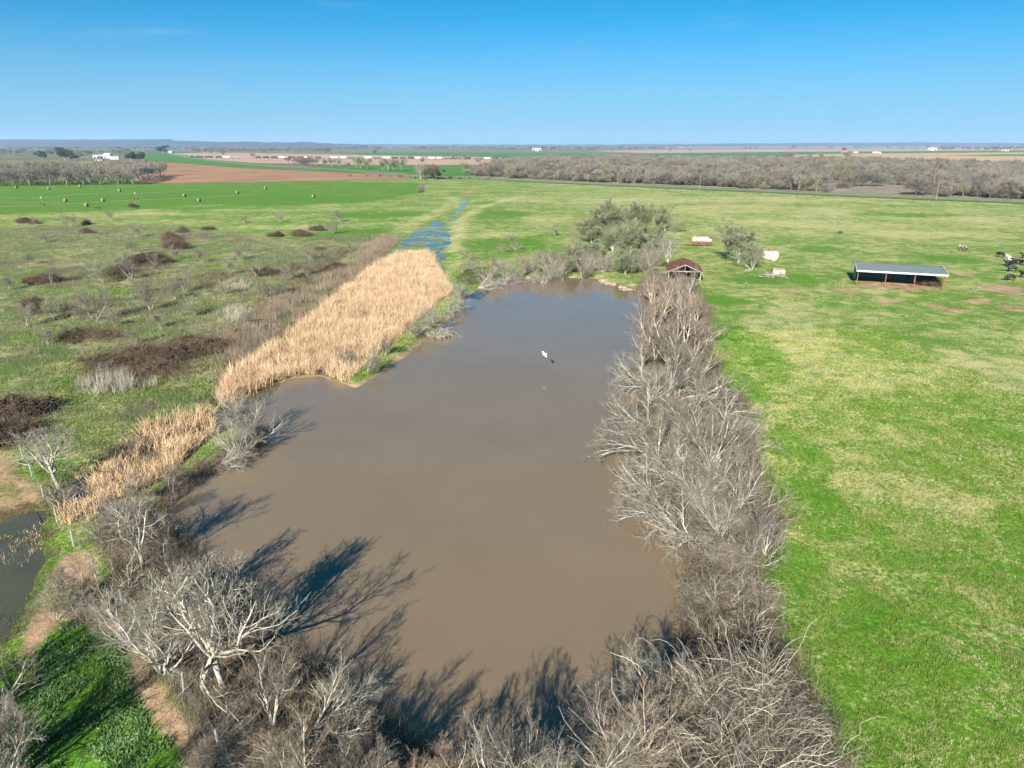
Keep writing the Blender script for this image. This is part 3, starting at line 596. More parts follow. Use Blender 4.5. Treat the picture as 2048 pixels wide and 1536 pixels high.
# --- trees round the pond, one by one (bottom left first)
T = [
 ('gnarled1', 287, 1140, 6.0, 'round grey bare tree with a pale forked trunk standing above the reed end, left shore', 'tree', 0.3),
 ('upright1', 359, 1222, 6.6, 'slender pale tree with one tall forked limb beside the round grey tree', 'tree', 1.),
 ('gnarled0', 446, 1372, 8.4, 'largest gnarled white tree of the left shore with long twisted limbs over the water', 'tree', 2.2),
 ('gnarled2', 404, 1376, 6.4, 'white trunk leaning left beside the largest gnarled tree', 'tree', 4.0),
 ('shrub0', 326, 1346, 5.0, 'pale lichen covered shrub tree at the edge of the rutted lane', 'tree', .5),
 ('upright1', 545, 1456, 6.4, 'straight thin trunked tree right of the largest gnarled tree', 'tree', 2.),
 ('leaning1', 625, 1460, 3.6, 'lichen white tree with dense twisted twigs leaning out over dark water', 'tree', .5),
 ('gnarled1', 478, 1300, 6.2, 'forked grey tree at the water edge behind the largest gnarled tree', 'tree', 5.1),
 ('shrub1', 395, 1300, 4.2, 'grey thicket tree between the two tallest trees of the left shore', 'shrub', 3.),
 ('shrub1', 250, 1065, 3.6, 'low grey shrub below the small reed clump', 'shrub', 1.),
 ('shrub2', 330, 1090, 3.4, 'brown twiggy shrub at the waterline behind the round grey tree', 'shrub', 2.),
 ('shrub2', 258, 1180, 3., 'brown scrub beside the top of the rutted lane', 'shrub', 4.),
 ('shrub1', 300, 1250, 3.2, 'grey scrub along the wire fence', 'shrub', 5.),
 ('field1', 113, 1243, 2.8, 'small lichen green tree standing alone at the flooded edge of the lane', 'tree', 1.),
 ('field2', 157, 1226, 4.0, 'tall thin lichen tree in the middle of the muddy lane', 'tree', 2.),
 ('field3', 174, 1248, 2.4, 'short lichen tree right beside the tall thin lane tree', 'tree', 3.),
 ('shrub0', -20, 1600, 6.5, 'pale bushy tree cut by the lower left corner', 'tree', 1.),
 ('upright1', 40, 1560, 5.5, 'thin white limbed tree beside the pale bushy corner tree', 'tree', 2.),
 ('shrub1', -40, 1430, 4.6, 'grey bush at the left edge above the corner trees', 'tree', 2.5),
 ('upright2', 600, 1600, 4.4, 'pale upright sapling left of the central bare group at the near shore', 'tree', 1.),
 ('upright1', 690, 1630, 5.8, 'thin forked tree rising from the near shore left of the open water gap', 'tree', 2.),
 ('shrub0', 745, 1610, 3.6, 'bushy pale shrub with many stems at the near shore', 'shrub', 3.),
 ('upright2', 800, 1650, 5.4, 'tan twigged slim tree next to the bushy pale shrub', 'tree', 4.),
 ('upright0', 870, 1670, 5.4, 'reddish twigged slim tree by the gap in the near shore growth', 'tree', 5.),
 ('shrub1', 975, 1660, 4.6, 'low grey bush between the slim trees of the near shore', 'shrub', 1.),
 ('upright1', 1075, 1630, 6.6, 'white limbed leaning tree, broadest of the near shore group', 'tree', .8),
 ('upright1', 1125, 1670, 7.2, 'straight pale tree right of the white limbed leaning tree', 'tree', 3.),
 ('upright0', 1185, 1630, 7.0, 'orange tan twigged tree with a bent white trunk at the near shore', 'tree', 4.2),
 ('shrub0', 1010, 1690, 5.2, 'white stemmed shrub at the foot of the leaning near shore tree', 'shrub', 2.),
 ('shrub1', 1255, 1590, 4.6, 'grey shrub where the slim trees meet the vine thicket', 'shrub', 2.6),
 ('shrub0', 1335, 1425, 3.6, 'upright many stemmed pale shrub at the water corner before the vine thicket', 'shrub', 1.2),
 ('shrub2', 1440, 1310, 2.4, 'dark brown shrub lying in the shade of the vine thicket', 'shrub', .2),
 ('shrub2', 1400, 1260, 2.0, 'brown shrub at the waterline in the shaded hollow', 'shrub', 2.4),
 ('shrub2', 1500, 1270, 2.6, 'dark scrub on the meadow side of the shaded hollow', 'shrub', 3.4),
 ('shrub2', 1440, 1225, 2.4, 'reddish brown scrub above the shaded hollow', 'shrub', 5.4),
 ('shrub1', 1500, 1130, 3.6, 'grey brown scrub by the meadow edge below the fallen tree', 'shrub', 1.4),
 ('shrub1', 1380, 1500, 4.2, 'grey shrub growing out of the vine tangle, nearest the water', 'shrub', .7), ('shrub0', 1470, 1500, 4.4, 'pale stemmed shrub in the middle of the vine tangle', 'shrub', 2.7), ('shrub1', 1560, 1490, 3.6, 'grey shrub on the outer rim of the vine tangle', 'shrub', 4.7), ('shrub0', 1440, 1600, 4.6, 'pale shrub low in the vine tangle at the picture edge', 'shrub', 5.7), ('shrub2', 1520, 1420, 3.6, 'brown shrub at the top of the vine tangle beside the meadow', 'shrub', 1.9), ('upright1', 1310, 1500, 5., 'slim white stemmed tree at the water side of the vine tangle', 'tree', 1.9),
 ('leaning0', 1392, 1075, 4.0, 'low tree fallen over the water with its crown hanging to the left', 'tree', 3.3),
 ('leaning1', 1352, 1035, 4.2, 'pale tree sprawling over the water just above the fallen one', 'tree', 3.05),
 ('leaning0', 1312, 985, 4.4, 'bare white limbs reaching far out into the pond', 'tree', 3.0),
 ('gnarled2', 1420, 1040, 4.8, 'wide grey tree at the bank where the limbs reach into the pond', 'tree', 1.2),
 ('shrub1', 1480, 1020, 4.6, 'mound of grey twigs on the meadow side of the right shore', 'shrub', 2.),
 ('shrub2', 1525, 1060, 2.8, 'reddish brown bramble shrub at the meadow edge', 'shrub', 4.),
 ('fan', 1423, 932, 7.4, 'tree with a fan of straight white limbs rising above the right shore', 'tree', 1.),
 ('gnarled1', 1355, 960, 5.6, 'dense grey tree left of the white fan tree', 'tree', 2.),
 ('upright1', 1318, 930, 6.4, 'thin white stemmed tree at the waterline left of the fan tree', 'tree', 3.),
 ('shrub1', 1472, 935, 4.4, 'grey bush on the meadow side of the fan tree', 'shrub', 5.),
 ('gnarled2', 1440, 860, 5.2, 'dusky grey dense tree behind the fan tree', 'tree', 5.),
 ('leaning1', 1455, 870, 3.6, 'grey branch heap sticking out onto the meadow', 'tree', .25),
 ('leaning0', 1318, 862, 5.4, 'white branched tree leaning left over the pond, halfway up the right shore', 'tree', 2.9),
 ('shrub0', 1300, 800, 5.4, 'ash white many stemmed tree at the pond edge', 'tree', 2.9),
 ('upright1', 1330, 800, 8., 'pale tree with a straight double trunk behind the ash white one', 'tree', .4),
 ('gnarled1', 1395, 800, 5.4, 'grey brown rounded tree on the meadow side, halfway up the shore', 'tree', 1.4),
 ('shrub2', 1360, 860, 4.4, 'tawny bush inside the right shore row', 'shrub', 1.4),
 ('upright0', 1283, 745, 7.4, 'pinkish twigged tree whose limbs hang furthest left over the pond', 'tree', 1.),
 ('upright2', 1340, 757, 9.6, 'tallest pinkish tree of the right shore row with dark trunk', 'tree', 2.),
 ('upright1', 1362, 777, 8.8, 'white tree leaning strongly to the right across the row', 'tree', 0.),
 ('upright0', 1390, 715, 7., 'tan twigged tree at the meadow side below the old shed', 'tree', 3.5),
 ('shrub2', 1402, 745, 4.4, 'dark tangled bush at the meadow edge below the leaning white tree', 'shrub', 2.),
 ('upright2', 1298, 690, 8.2, 'tan pink tree with drooping limbs over the upper pond', 'tree', 4.),
 ('upright1', 1355, 680, 9.2, 'white trunked spreading tree two trees down from the shed', 'tree', 5.),
 ('upright0', 1330, 640, 9., 'pale pink feathery tree near the shed', 'tree', 1.3),
 ('upright2', 1392, 650, 7., 'feathery tan tree on the meadow side near the shed', 'tree', 2.3),
 ('upright1', 1362, 612, 7.4, 'grey white tree directly below the rusty roofed shed', 'tree', 4.3),
 ('upright0', 1303, 607, 6.6, 'small tan tree at the far right corner of the pond', 'tree', 5.6),
 ('shrub1', 1412, 690, 4., 'grey bush sticking out onto the pasture', 'shrub', .6),
 ('shrub0', 1385, 1010, 5., 'pale grey tangle between the reaching limbs and the bank mound', 'shrub', 2.2), ('leaning1', 1370, 960, 5., 'grey tree arching left below the white fan tree', 'tree', 2.8), ('shrub0', 1420, 985, 5., 'ash grey tangle right below the trunk of the fan tree', 'shrub', 1.1),
 ('leaning1', 1340, 905, 5.4, 'silver tangle between the thin white stemmed tree and the fan tree', 'shrub', 3.1), ('shrub1', 1380, 870, 5.6, 'grey dense bush just behind the dense grey tree', 'shrub', 4.4), ('leaning1', 1345, 850, 5.6, 'pale brushy tree left of the tawny bush', 'tree', 5.2), ('shrub0', 1405, 905, 5., 'pale bush whose twigs merge with the left limbs of the fan tree', 'shrub', .2),
 ('leaning1', 1350, 800, 6., 'white grey bushy tree at the foot of the tallest pinkish tree', 'tree', .9), ('leaning0', 1300, 775, 5.4, 'ash grey tree leaning over the water above the ash white one', 'tree', 3.), ('shrub1', 1420, 800, 4.4, 'round grey bush at the meadow edge beside the grey rounded tree', 'shrub', 2.), ('upright1', 1310, 720, 8., 'slim white tree left of the tallest pinkish tree', 'tree', 2.2), ('upright0', 1370, 690, 8., 'tan feathery tree between the white trunked and the meadow side trees', 'tree', 3.2),
 ('shrub0', 1440, 1075, 4.4, 'tangled pale bush behind the crown of the fallen tree', 'shrub', 1.7), ('shrub1', 1530, 1110, 3., 'small grey bush furthest out on the meadow below the fallen tree', 'shrub', .8), ('upright2', 1310, 655, 8., 'tan tree with fine twigs, second below the corner tree', 'tree', .1), ('upright1', 1378, 590, 6.4, 'pale tree touching the front post of the old shed', 'tree', 1.1),
 # far shore
 ('mossy1', 1225, 505, 6., 'bushy mossy tree at the foot of the tallest mossy tree', 'tree', .4), ('mossy2', 1300, 500, 7., 'leafless dark mossy tree right of the broad one', 'tree', 1.7), ('mossy0', 1165, 520, 4.6, 'low mossy bush left of the broad mossy tree', 'shrub', 2.3), ('mossy1', 1245, 462, 9., 'mossy tree filling the back of the clump right of the tallest', 'tree', 3.3), ('mossy2', 1195, 520, 4.4, 'rounded low mossy bush before the tallest tree', 'shrub', 4.1),
 ('mossy0', 1212, 483, 12.5, 'tallest mossy tree of the far shore with a white forked trunk', 'tree', 1.),
 ('mossy1', 1260, 514, 10.5, 'broad mossy tree with a stout pale trunk in front of the tallest one', 'tree', 2.),
 ('mossy2', 1183, 486, 7.6, 'thin grey green tree left of the tallest mossy tree', 'tree', 4.),
 ('mossy1', 1275, 470, 10.5, 'mossy tree between the tallest one and the thin open one', 'tree', 5.),
 ('mossy2', 1330, 462, 9., 'thin open greenish tree standing by itself behind the dead tree', 'tree', 3.),
 ('gnarled0', 1338, 545, 9.2, 'dead silvery tree with contorted limbs behind the rusty roofed shed', 'tree', 1.),
 ('mossy0', 1478, 525, 9.6, 'rounded dense mossy tree alone in the pasture beside the white tank', 'tree', 2.6),
 ('field1', 1504, 540, 6., 'slim greenish tree in front of the rounded pasture tree', 'tree', 2.6),
 ('shrub1', 1085, 562, 4.2, 'grey bush at the waterline of the far shore, right of the stone edge', 'shrub', 1.),
 ('shrub0', 1125, 555, 5.2, 'large grey tangled bush at the middle of the far shore', 'shrub', 2.),
 ('shrub1', 1165, 552, 4.8, 'grey bush hanging over the far shore left of the boulders', 'shrub', 3.),
 ('shrub0', 1205, 545, 4.8, 'pale bush behind the boulders', 'shrub', 4.),
 ('mossy2', 1250, 548, 4.8, 'low greenish shrub behind the boulders right of the pale bush', 'shrub', 5.),
 ('shrub1', 1300, 535, 5.2, 'grey thicket between the dead tree and the broad mossy tree', 'shrub', 6.),
 ('leaning0', 1000, 565, 4.2, 'fallen bleached tree at the far left corner of the pond', 'tree', .4),
 ('leaning1', 1048, 556, 3.6, 'bleached branches trailing into the far water', 'tree', 5.4),
 ('leaning1', 955, 575, 4.6, 'bleached leaning tree at the head of the reed bank', 'tree', .2),
 ('shrub0', 918, 600, 4.4, 'white grey bush at the top of the bank between reeds and pond', 'shrub', 2.),
 ('leaning0', 893, 622, 4.2, 'grey tree spreading over the pond edge of the reed bank', 'tree', 5.9),
 ('shrub0', 858, 655, 4.2, 'silver grey bush halfway along the reed bank', 'shrub', 4.),
 ('shrub1', 835, 672, 3.4, 'low grey bush below the silver one on the reed bank', 'shrub', 5.),
 ('field2', 772, 712, 3., 'thin grey shrub on the lower reed bank', 'shrub', 1.),
 ('field3', 735, 745, 2.8, 'wispy shrub at the green tip of the reed bank', 'shrub', 2.),
 ('field0', 690, 740, 3., 'wispy shrub in the reeds near the green tip', 'shrub', 3.),
 ('shrub0', 475, 915, 4.4, 'silver bush at the end of the left bank with twigs hanging to the water', 'shrub', 1.),
 ('leaning1', 440, 925, 3.6, 'grey sprawling tree beside the silver bush on the left bank', 'tree', .2),
 ('shrub1', 512, 880, 3.8, 'brown grey bush at the tip of the left bank casting shade on the water', 'shrub', 2.),
 ('shrub0', 478, 830, 2.8, 'small grey shrub standing in water below the big reed bed', 'shrub', 2.),
 ('field3', 345, 985, 2.6, 'thin white sapling on the low left bank', 'shrub', 2.),
 ('field2', 270, 1010, 3.0, 'grey sapling in front of the small reed patch', 'shrub', 4.),
 ('gnarled0', 118, 975, 6.4, 'wide spreading white tree standing at the marsh edge by the wire fence', 'tree', 2.0),
 ('shrub2', 125, 1010, 2.8, 'low brown shrub at the foot of the wide spreading white tree', 'shrub', 2.),
 ('shrub1', 205, 1085, 2.6, 'grey shrub over the muddy corner of the flood water', 'shrub', 3.3),
]
for key, px, py, h, lab, cat, rz in T:
    tr_ = random.Random(int(px * 3 + py)); q_ = 0 if key[:4] in ('lean', 'gnar', 'moss') else .17
    place(key, px, py, h * tr_.uniform(.9, 1.1) * (1.0 if key[:4] == 'moss' else .93 if py > 1480 else 1.), lab, cat, 'bare_shrub' if cat == 'shrub' else 'bare_tree', rz, None, (tr_.gauss(0, q_), tr_.gauss(0, q_)), sx=tr_.uniform(.9, 1.25))
for (px, py, h, rz, key, lab) in [(180, 1900, 7, .3, 'gnarled1', 'spreading tree just below the picture edge shading the weeds'), (-220, 1680, 8, 1.3, 'gnarled2', 'tree outside the lower left corner casting long shade'), (0, 1860, 7, 3.3, 'upright1', 'slim tree behind the corner bush casting streaks of shade'), (560, 1900, 8, 1., 'gnarled1', 'near shore tree just out of view below')]:
    place(key, px, py, h, lab, 'tree', 'bare_tree', rz)
# the leaning white tree of the row, tilted
# --- small bare trees of the rough field
FIELD = [(56,653,4.2),(109,639,4.2),(155,636,3.6),(190,643,6.2),(103,567,4.2),(205,567,4.8),(20,580,3.8),(349,600,4.2),(301,622,5),(390,632,3.6),(321,656,3.4),(533,598,4),(496,653,2.8),(133,672,2.6),(96,690,3.4),(270,690,3),(403,526,4),(461,549,4.2),(513,556,4.2),(581,560,4.4),(615,553,4),(239,539,5),(308,533,4.6),
 (140,454,5.5),(222,441,4.5),(130,471,3.6),(273,475,4.6),(297,478,3),(72,453,4),(499,434,5),(666,468,5),(714,430,4),(679,444,4.6),(35,474,4.6),(488,447,3.6),(340,570,5),(370,585,5),(318,580,5),(285,590,4),(420,585,4.),(262,560,5),(225,560,4.4),(180,545,3.6),(120,545,3.6),(60,530,3.6),(440,510,4),(480,520,4),(540,500,3.6),(620,520,3.8),(660,530,3.8),(700,505,3.4),(590,490,3.6),(350,520,4),(20,500,3.6),(90,485,3.6),(190,490,3.6),(260,505,3.6),(640,575,3.4),(560,590,3.6),(185,690,3),(230,655,3.4),(20,660,4),(450,590,3.4),(400,470,3.4),(560,445,3.6)]
for k, (px, py, h) in enumerate(FIELD[:24] + FIELD[24::2]):
    place('field%d' % (k % 4), px, py, h * .95, 'small bare grey tree scattered over the rough green field left of the reeds', 'tree', 'bare_sapling', None, 'small bare trees of the rough field')
BANKB = [(1050,550),(1070,545),(1100,548),(1120,542),(1140,546),(1160,538),(1180,544),(1195,536),(1215,540),(1232,534),(1255,536),(1275,540),(1290,546),(1310,524),(1285,522),(1030,556),(1010,552),(975,560),(1175,525),(1145,528),(1320,508),(1240,522),(1110,530)]
for k, (px, py) in enumerate(BANKB):
    place(('shrub1', 'shrub0', 'shrub2', 'shrub1', 'mossy2')[k % 5], px, py, 3.4 + (k * 7 % 5) * .3, 'grey bush in the continuous band of brush along the far bank', 'shrub', 'bare_shrub', None, 'brush along the far bank', sx=1.25)
FAR_SHRUB = [(1228,500,3),(1150,478,3.4),(1110,470,3),(1145,495,3),(1172,500,2.6),(1030,500,3.2),(1075,520,3),(1005,505,3),(945,540,3),(935,520,3),(990,535,3.2),(1040,525,2.8),(1100,520,3),(1020,480,2.6),(925,545,2.6),(1130,520,2.6),(1190,520,2.8),(1060,540,2.8)]
for k, (px, py, h) in enumerate(FAR_SHRUB):
    place('shrub%d' % (1 + k % 2), px, py, h * 1.0, 'low grey scrub bush on the green slope behind the far shore', 'shrub', 'bare_shrub', None, 'scrub on the far slope')
# ---------------------------------------------------------------- thickets, reeds, weeds, grass
def arcs(rn, n, cx, spread, hgt, length, seg=6, droop=1., rad=.009):
    """arching dry stems: arrays of polylines"""
    L = []
    base = cx + rn.normal(size=(n, 2)) * spread; az = rn.random(n) * 6.283; l = length * rn.uniform(.5, 1.2, n); el = rn.uniform(.5, 1.5, n)
    for k in range(n):
        p = np.zeros((seg + 1, 3)); p[0, :2] = base[k]; p[0, 2] = rn.uniform(0, .5) * hgt; e = el[k]; a = az[k]
        for j in range(seg):
            st = l[k] / seg; p[j + 1] = p[j] + st * np.array([math.cos(e) * math.cos(a), math.cos(e) * math.sin(a), math.sin(e)])
            e -= droop * rn.uniform(.2, .9) * 2.4 / seg; a += rn.normal() * .6
        p[:, 2] = np.maximum(p[:, 2], .02)
        L.append((p, np.linspace(rad * 1.5, rad * .7, seg + 1) * rn.uniform(.7, 1.3), 3))
    return L
rn = np.random.default_rng(3)
VINE = []
M_VINE, t_, b_ = newmat('dry_vines'); oi_ = t_.n('ShaderNodeObjectInfo').outputs['Random']
t_.set(b_.inputs['Base Color'], t_.n('ShaderNodeHueSaturation', {'Color': t_.ramp(t_.attr('tone'), [(.1, (.045, .034, .024)), (.5, (.17, .145, .105)), (.9, (.44, .40, .32))]), 'Value': t_.n('ShaderNodeMapRange', {'Value': oi_, 'To Min': .8, 'To Max': 1.2}).outputs[0]}).outputs[0]); b_.inputs['Roughness'].default_value = .9
for k in range(2):
    L_ = arcs(rn, 3000, np.zeros(2), np.array([1.25, 1.25]), 2.4, 2.2, 7, 1.25, .0055) + arcs(rn, 3200, np.zeros(2), np.array([.8, .8]), 2.6, 1.7, 7, 1.5, .005) + arcs(rn, 240, np.zeros(2), np.array([1.1, 1.1]), 2.2, 3.4, 7, .9, .010)
    V, F_ = tubes(L_); n_ = len(L_); tone = np.clip(rn.normal(.42, .24, n_) + .25 * (np.arange(n_) >= 6200), 0, 1)
    VINE.append(npmesh('vine_thicket', V, F_, M_VINE, attrs={'tone': np.repeat(tone, 24)}))
M_BRAM = vmat('bramble_stems', (.05, .036, .022), (.12, .085, .055), 1.2, .9, rnd=.2)
M_BLEAF = vmat('bramble_leaves', (.03, .026, .014), (.10, .078, .047), 1.5, .9, rnd=.2)
BRAM = []
for k in range(2):
    V, F_ = tubes(arcs(rn, 900, np.zeros(2), np.array([1., 1.]), .7, 1.5, 4, 1.1, .012))
    V2, F2 = leaf_cloud(300 + k, 5000, [(rn.normal() * .9, rn.normal() * .9, rn.uniform(.15, 1.0), rn.uniform(.3, .55)) for _ in range(22)], .09); V2[:, 2] = np.maximum(V2[:, 2], 0.02)
    V2[:, 2] *= np.clip(1.25 - .28 * np.hypot(V2[:, 0], V2[:, 1]), .15, 1.3)
    BRAM.append((V, F_, V2, F2))
BRM = [npmesh('bramble_patch', np.concatenate([V, V2]), F_ + [F2 + len(V)], [M_BRAM, M_BLEAF], midx=np.concatenate([np.zeros(sum(len(f) for f in F_), int), np.ones(len(F2), int)])) for V, F_, V2, F2 in BRAM]
def put(name, me, px, py, sc, rz, label, cat, group=None):
    g = G(px, py); o = link(name, me, None, g, rz); o.scale = sc if isinstance(sc, tuple) else (sc,) * 3
    return tag(o, label, cat, group)
for k, (px, py, s_, h, lab) in enumerate([
 (1310, 1600, .9, 1.3, 'tangled vine thicket at the near shore, first right of the bare trees'), (1430, 1570, .95, 1.4, 'vine thicket in the middle of the lower right tangle'),
 (1520, 1575, .9, 1.2, 'vine thicket at the meadow edge, lowest right'), (1545, 1530, .95, .95, 'outer vine mound sticking out furthest onto the meadow'),
 (1500, 1460, .85, 1.6, 'arching vine mound above the lower right tangle, at the meadow edge'), (1395, 1470, .8, 1.5, 'vine mound beside the upright pale shrub at the water corner'),
 (1490, 1390, .55, 1.0, 'pale arching vines at the edge of the shaded hollow'), (1425, 1205, .62, .55, 'tan vine mound hanging over the water halfway along the bank'),
 (1490, 1200, .65, .5, 'tawny vine mound on the meadow side opposite the fallen tree'), (1455, 1125, .6, .55, 'pinkish brown vine heap just below the fallen tree'),
 (1330, 1680, 1.3, 1.2, 'vine thicket cut by the lower picture edge below the water corner'), (1580, 1650, 1.0, 1., 'vine mound cut by the lower picture edge beside the meadow'),
 (1480, 1680, 1.3, 1.25, 'vine thicket cut by the lower picture edge, middle of three'), (1500, 1065, .6, .5, 'brown bramble heap at the meadow edge under the grey mound'),
 (450, 1500, .6, .35, 'dry vine heap under the straight thin trunked tree'), (560, 1540, .7, .4, 'dry brown vine mass below the lichen white leaning tree'), (690, 1590, .7, .35, 'dry vines at the waterline of the near shore, left part'), (1090, 1660, .8, .4, 'dry vines at the foot of the near shore trees')]):
    put('vine_thicket', VINE[k % 2], px, py, (s_, s_, h), k * 1.3, lab, 'thicket')
for k, (px, py, s_, h, lab) in enumerate([(410, 700, 1.9, 1.6, 'large dark red brown bramble mound at the corner of the weedy strip'), (360, 716, 1.7, 1.4, 'dark bramble mound just left of the largest one'), (375, 690, 1.5, 1.2, 'small dark bramble mound behind the two largest'),
 (284, 712, 1.7, 1.3, 'dark bramble mound with a ragged top left of the three close mounds'), (250, 735, 1.6, 1.2, 'brownish bramble mound above the pale dead weeds'), (205, 728, 1.5, 1., 'low dull bramble mound at the left end of the bramble chain'), (310, 745, 1.5, 1.1, 'brown bramble mound right above the pale dead weeds'),
 (154, 675, 1.7, 1., 'low dark bramble strip, left of a pair in the grass'), (208, 675, 1.5, 1., 'low dark bramble strip, right of a pair in the grass'), (25, 835, 1.8, 2., 'dark briar heap at the left picture edge'), (12, 880, 1.5, 1.8, 'tan topped briar heap at the left picture edge above bare soil')]):
    put('bramble_patch', BRM[k % 2], px, py, (s_ * .95, s_ * .75, h * 1.0), k * 1.1, lab, 'bramble')
for k, (px, py, s_) in enumerate([(345, 480, 2.4), (340, 478, 2.2), (352, 482, 2), (349, 497, 2.6), (356, 496, 2), (414, 460, 2), (418, 460, 1.7), (367, 466, 2), (549, 472, 2), (557, 472, 1.8), (600, 472, 2.), (610, 472, 2.2), (632, 461, 2), (641, 461, 1.8), (276, 522, 2.4), (290, 524, 2.6), (304, 522, 2.4), (332, 525, 2.2), (222, 550, 2.4), (240, 550, 2.2), (72, 564, 2.4), (90, 564, 2.2), (70, 622, 2.6), (90, 622, 2.4), (110, 622, 2), (533, 551, 1.8), (660, 541, 2.2), (672, 538, 1.8), (580, 540, 2), (640, 500, 1.6), (172, 449, 2), (50, 446, 2), (72, 448, 2), (172, 466, 1.8), (265, 414, 1.8), (270, 413, 1.5)]):
    put('bramble_patch', BRM[k % 2], px, py, (s_ * .6 * (1 + .35 * math.sin(k * 5.1)), s_ * .45 * (1 + .3 * math.sin(k * 3.3)), s_ * (.65 + .25 * math.sin(k * 2.1))), k * .9, 'low dark brown bramble patch on the rough field', 'bramble', 'dark bramble patches of the rough field')

def scatter(rn, poly, n, margin=0., fade=0.):
    lo, hi = poly.min(0), poly.max(0); out = []; tot = 0
    while tot < n:
        q = rn.uniform(lo, hi, (n * 2, 2)); d = sdf(poly, q[:, 0], q[:, 1]) + fade * rn.random(len(q)); q = q[d < margin]; out.append(q); tot += len(q)
    return np.concatenate(out)[:n]
def blades(rn, xy, z0, h, w, bend, seg=2, lean=.25, grain=.4):
    """leaf strips: xy (n,2), h/w arrays -> V,F"""
    n = len(xy); a = rn.random(n) * 6.283; la = rn.normal(size=n) * lean; lb = rn.random(n) * 6.283
    V = np.zeros((n, seg + 1, 2, 3)); side = np.stack([np.cos(a), np.sin(a)], 1)
    for j in range(seg + 1):
        t = j / seg; off = np.tan(np.clip(la, -.9, .9)) * h * t + bend * h * t * t
        cx = xy[:, 0] + np.cos(lb) * off; cy = xy[:, 1] + np.sin(lb) * off; z = z0 + h * (t - .35 * np.abs(bend) * t * t); ww = w * (1 - .8 * t) * .5
        for s_, k in ((-1, 0), (1, 1)): V[:, j, k, 0] = cx + s_ * side[:, 0] * ww; V[:, j, k, 1] = cy + s_ * side[:, 1] * ww; V[:, j, k, 2] = z
    V = V.reshape(-1, 3); b = (np.arange(n) * (seg + 1) * 2)[:, None]; j = np.arange(seg)[None] * 2
    return V, np.stack([b + j, b + j + 1, b + j + 3, b + j + 2], -1).reshape(-1, 4)
def strawmat(name, c1, c2, c3, sc=.35):
    m, t, b = newmat(name); pos = t.n('ShaderNodeNewGeometry').outputs['Position']
    f = t.math('ADD', t.math('MULTIPLY', t.noise(pos, sc, 5, .6), .5), t.math('MULTIPLY', t.noise(pos, 5., 2, .6), .5))
    t.set(b.inputs['Base Color'], t.ramp(f, [(.36, c1), (.5, c2), (.64, c3)])); b.inputs['Roughness'].default_value = .8; b.inputs['Specular IOR Level'].default_value = .15
    return m
M_REED = strawmat('dry_reed', (.24, .158, .090), (.40, .285, .172), (.53, .405, .265))
M_WEED = strawmat('dead_weed', (.09, .07, .048), (.17, .135, .095), (.27, .22, .16))
M_PALE = strawmat('pale_weed', (.17, .15, .12), (.27, .25, .21), (.38, .355, .305))
M_BROAD = strawmat('broad_leaf', (.03, .07, .014), (.075, .15, .035), (.16, .27, .11), .8)
def reeds(name, polys, dens, h0, mat, label, seedn, gap=.2):
    rn = np.random.default_rng(seedn); XY = []
    for p in polys:
        area = abs(np.sum(p[:, 0] * np.roll(p[:, 1], -1) - p[:, 1] * np.roll(p[:, 0], -1))) / 2
        c = scatter(rn, p, int(area * dens), .3, .9); c = c[fbm(c[:, 0] / 2.4, c[:, 1] / 2.4, 19, 3) > gap]; XY.append(c)
    c = np.concatenate(XY); tuft = np.repeat(np.arange(len(c)), 9); hs_ = h0 * (.3 + 1.25 * fbm(c[:, 0] / 2.2, c[:, 1] / 2.2, 9, 4)) * rn.uniform(.75, 1.15, len(c))
    xy = c[tuft] + rn.normal(size=(len(tuft), 2)) * .16; z = height(c[:, 0], c[:, 1])[tuft]
    h = hs_[tuft] * rn.uniform(.5, 1.15, len(tuft)); w = rn.uniform(.035, .075, len(tuft)); bend = rn.normal(size=len(tuft)) * .55
    V, F_ = blades(rn, xy, np.maximum(z, -.1), h, w, bend, 3, .3)
    return tag(link(name, npmesh(name, V, F_, mat)), label, kind='stuff')
reeds('cattail_reeds', [REED], 7.0, 2.1, M_REED, 'dense bed of dry straw coloured cattails between marsh and pond', 1, .31)
reeds('cattail_reeds', [REED2, REED3], 8., 1.9, M_REED, 'ragged dry cattails on the left shore', 2, .37)
tp = [(-20,1085),(10,1075),(28,1090),(45,1085),(20,1105),(12,1118),(52,1078),(66,1090),(70,1100),(60,1110),(35,1125),(15,1127),(50,1127),(55,1062),(75,1075),(-5,1110),(80,1050),(66,1068),(180,935),(172,940),(196,938),(205,942),(160,955),(365,846),(345,858)]
rn = np.random.default_rng(8); c = np.array([P(a, b, .0) for a, b in tp]); c = np.repeat(c, 26, 0) + rn.normal(size=(len(tp) * 26, 2)) * .28
V, F_ = blades(rn, c, height(c[:, 0], c[:, 1]), rn.uniform(.15, .42, len(c)), np.full(len(c), .04), rn.normal(size=len(c)) * .4, 3, .35)
tag(link('reed_tufts', npmesh('reed_tufts', V, F_, M_REED)), 'small dry reed tufts standing in shallow water', kind='stuff')
q = scatter(np.random.default_rng(71), PUDDLE, 1500, .6); q = q[(fbm(q[:, 0] / 2, q[:, 1] / 2, 72, 3) > .5) & (q[:, 0] > -42)]; q = np.repeat(q, 7, 0) + np.random.default_rng(73).normal(size=(len(q) * 7, 2)) * .14; rn = np.random.default_rng(74)
V, F_ = blades(rn, q, height(q[:, 0], q[:, 1]), rn.uniform(.1, .32, len(q)), np.full(len(q), .035), rn.normal(size=len(q)) * .5, 2, .6)
tag(link('marsh_weeds', npmesh('marsh_weeds', V, F_, strawmat('marsh_weed', (.02, .026, .010), (.05, .058, .02), (.14, .125, .06), .9))), 'dark olive weeds growing through the flood water', kind='stuff')
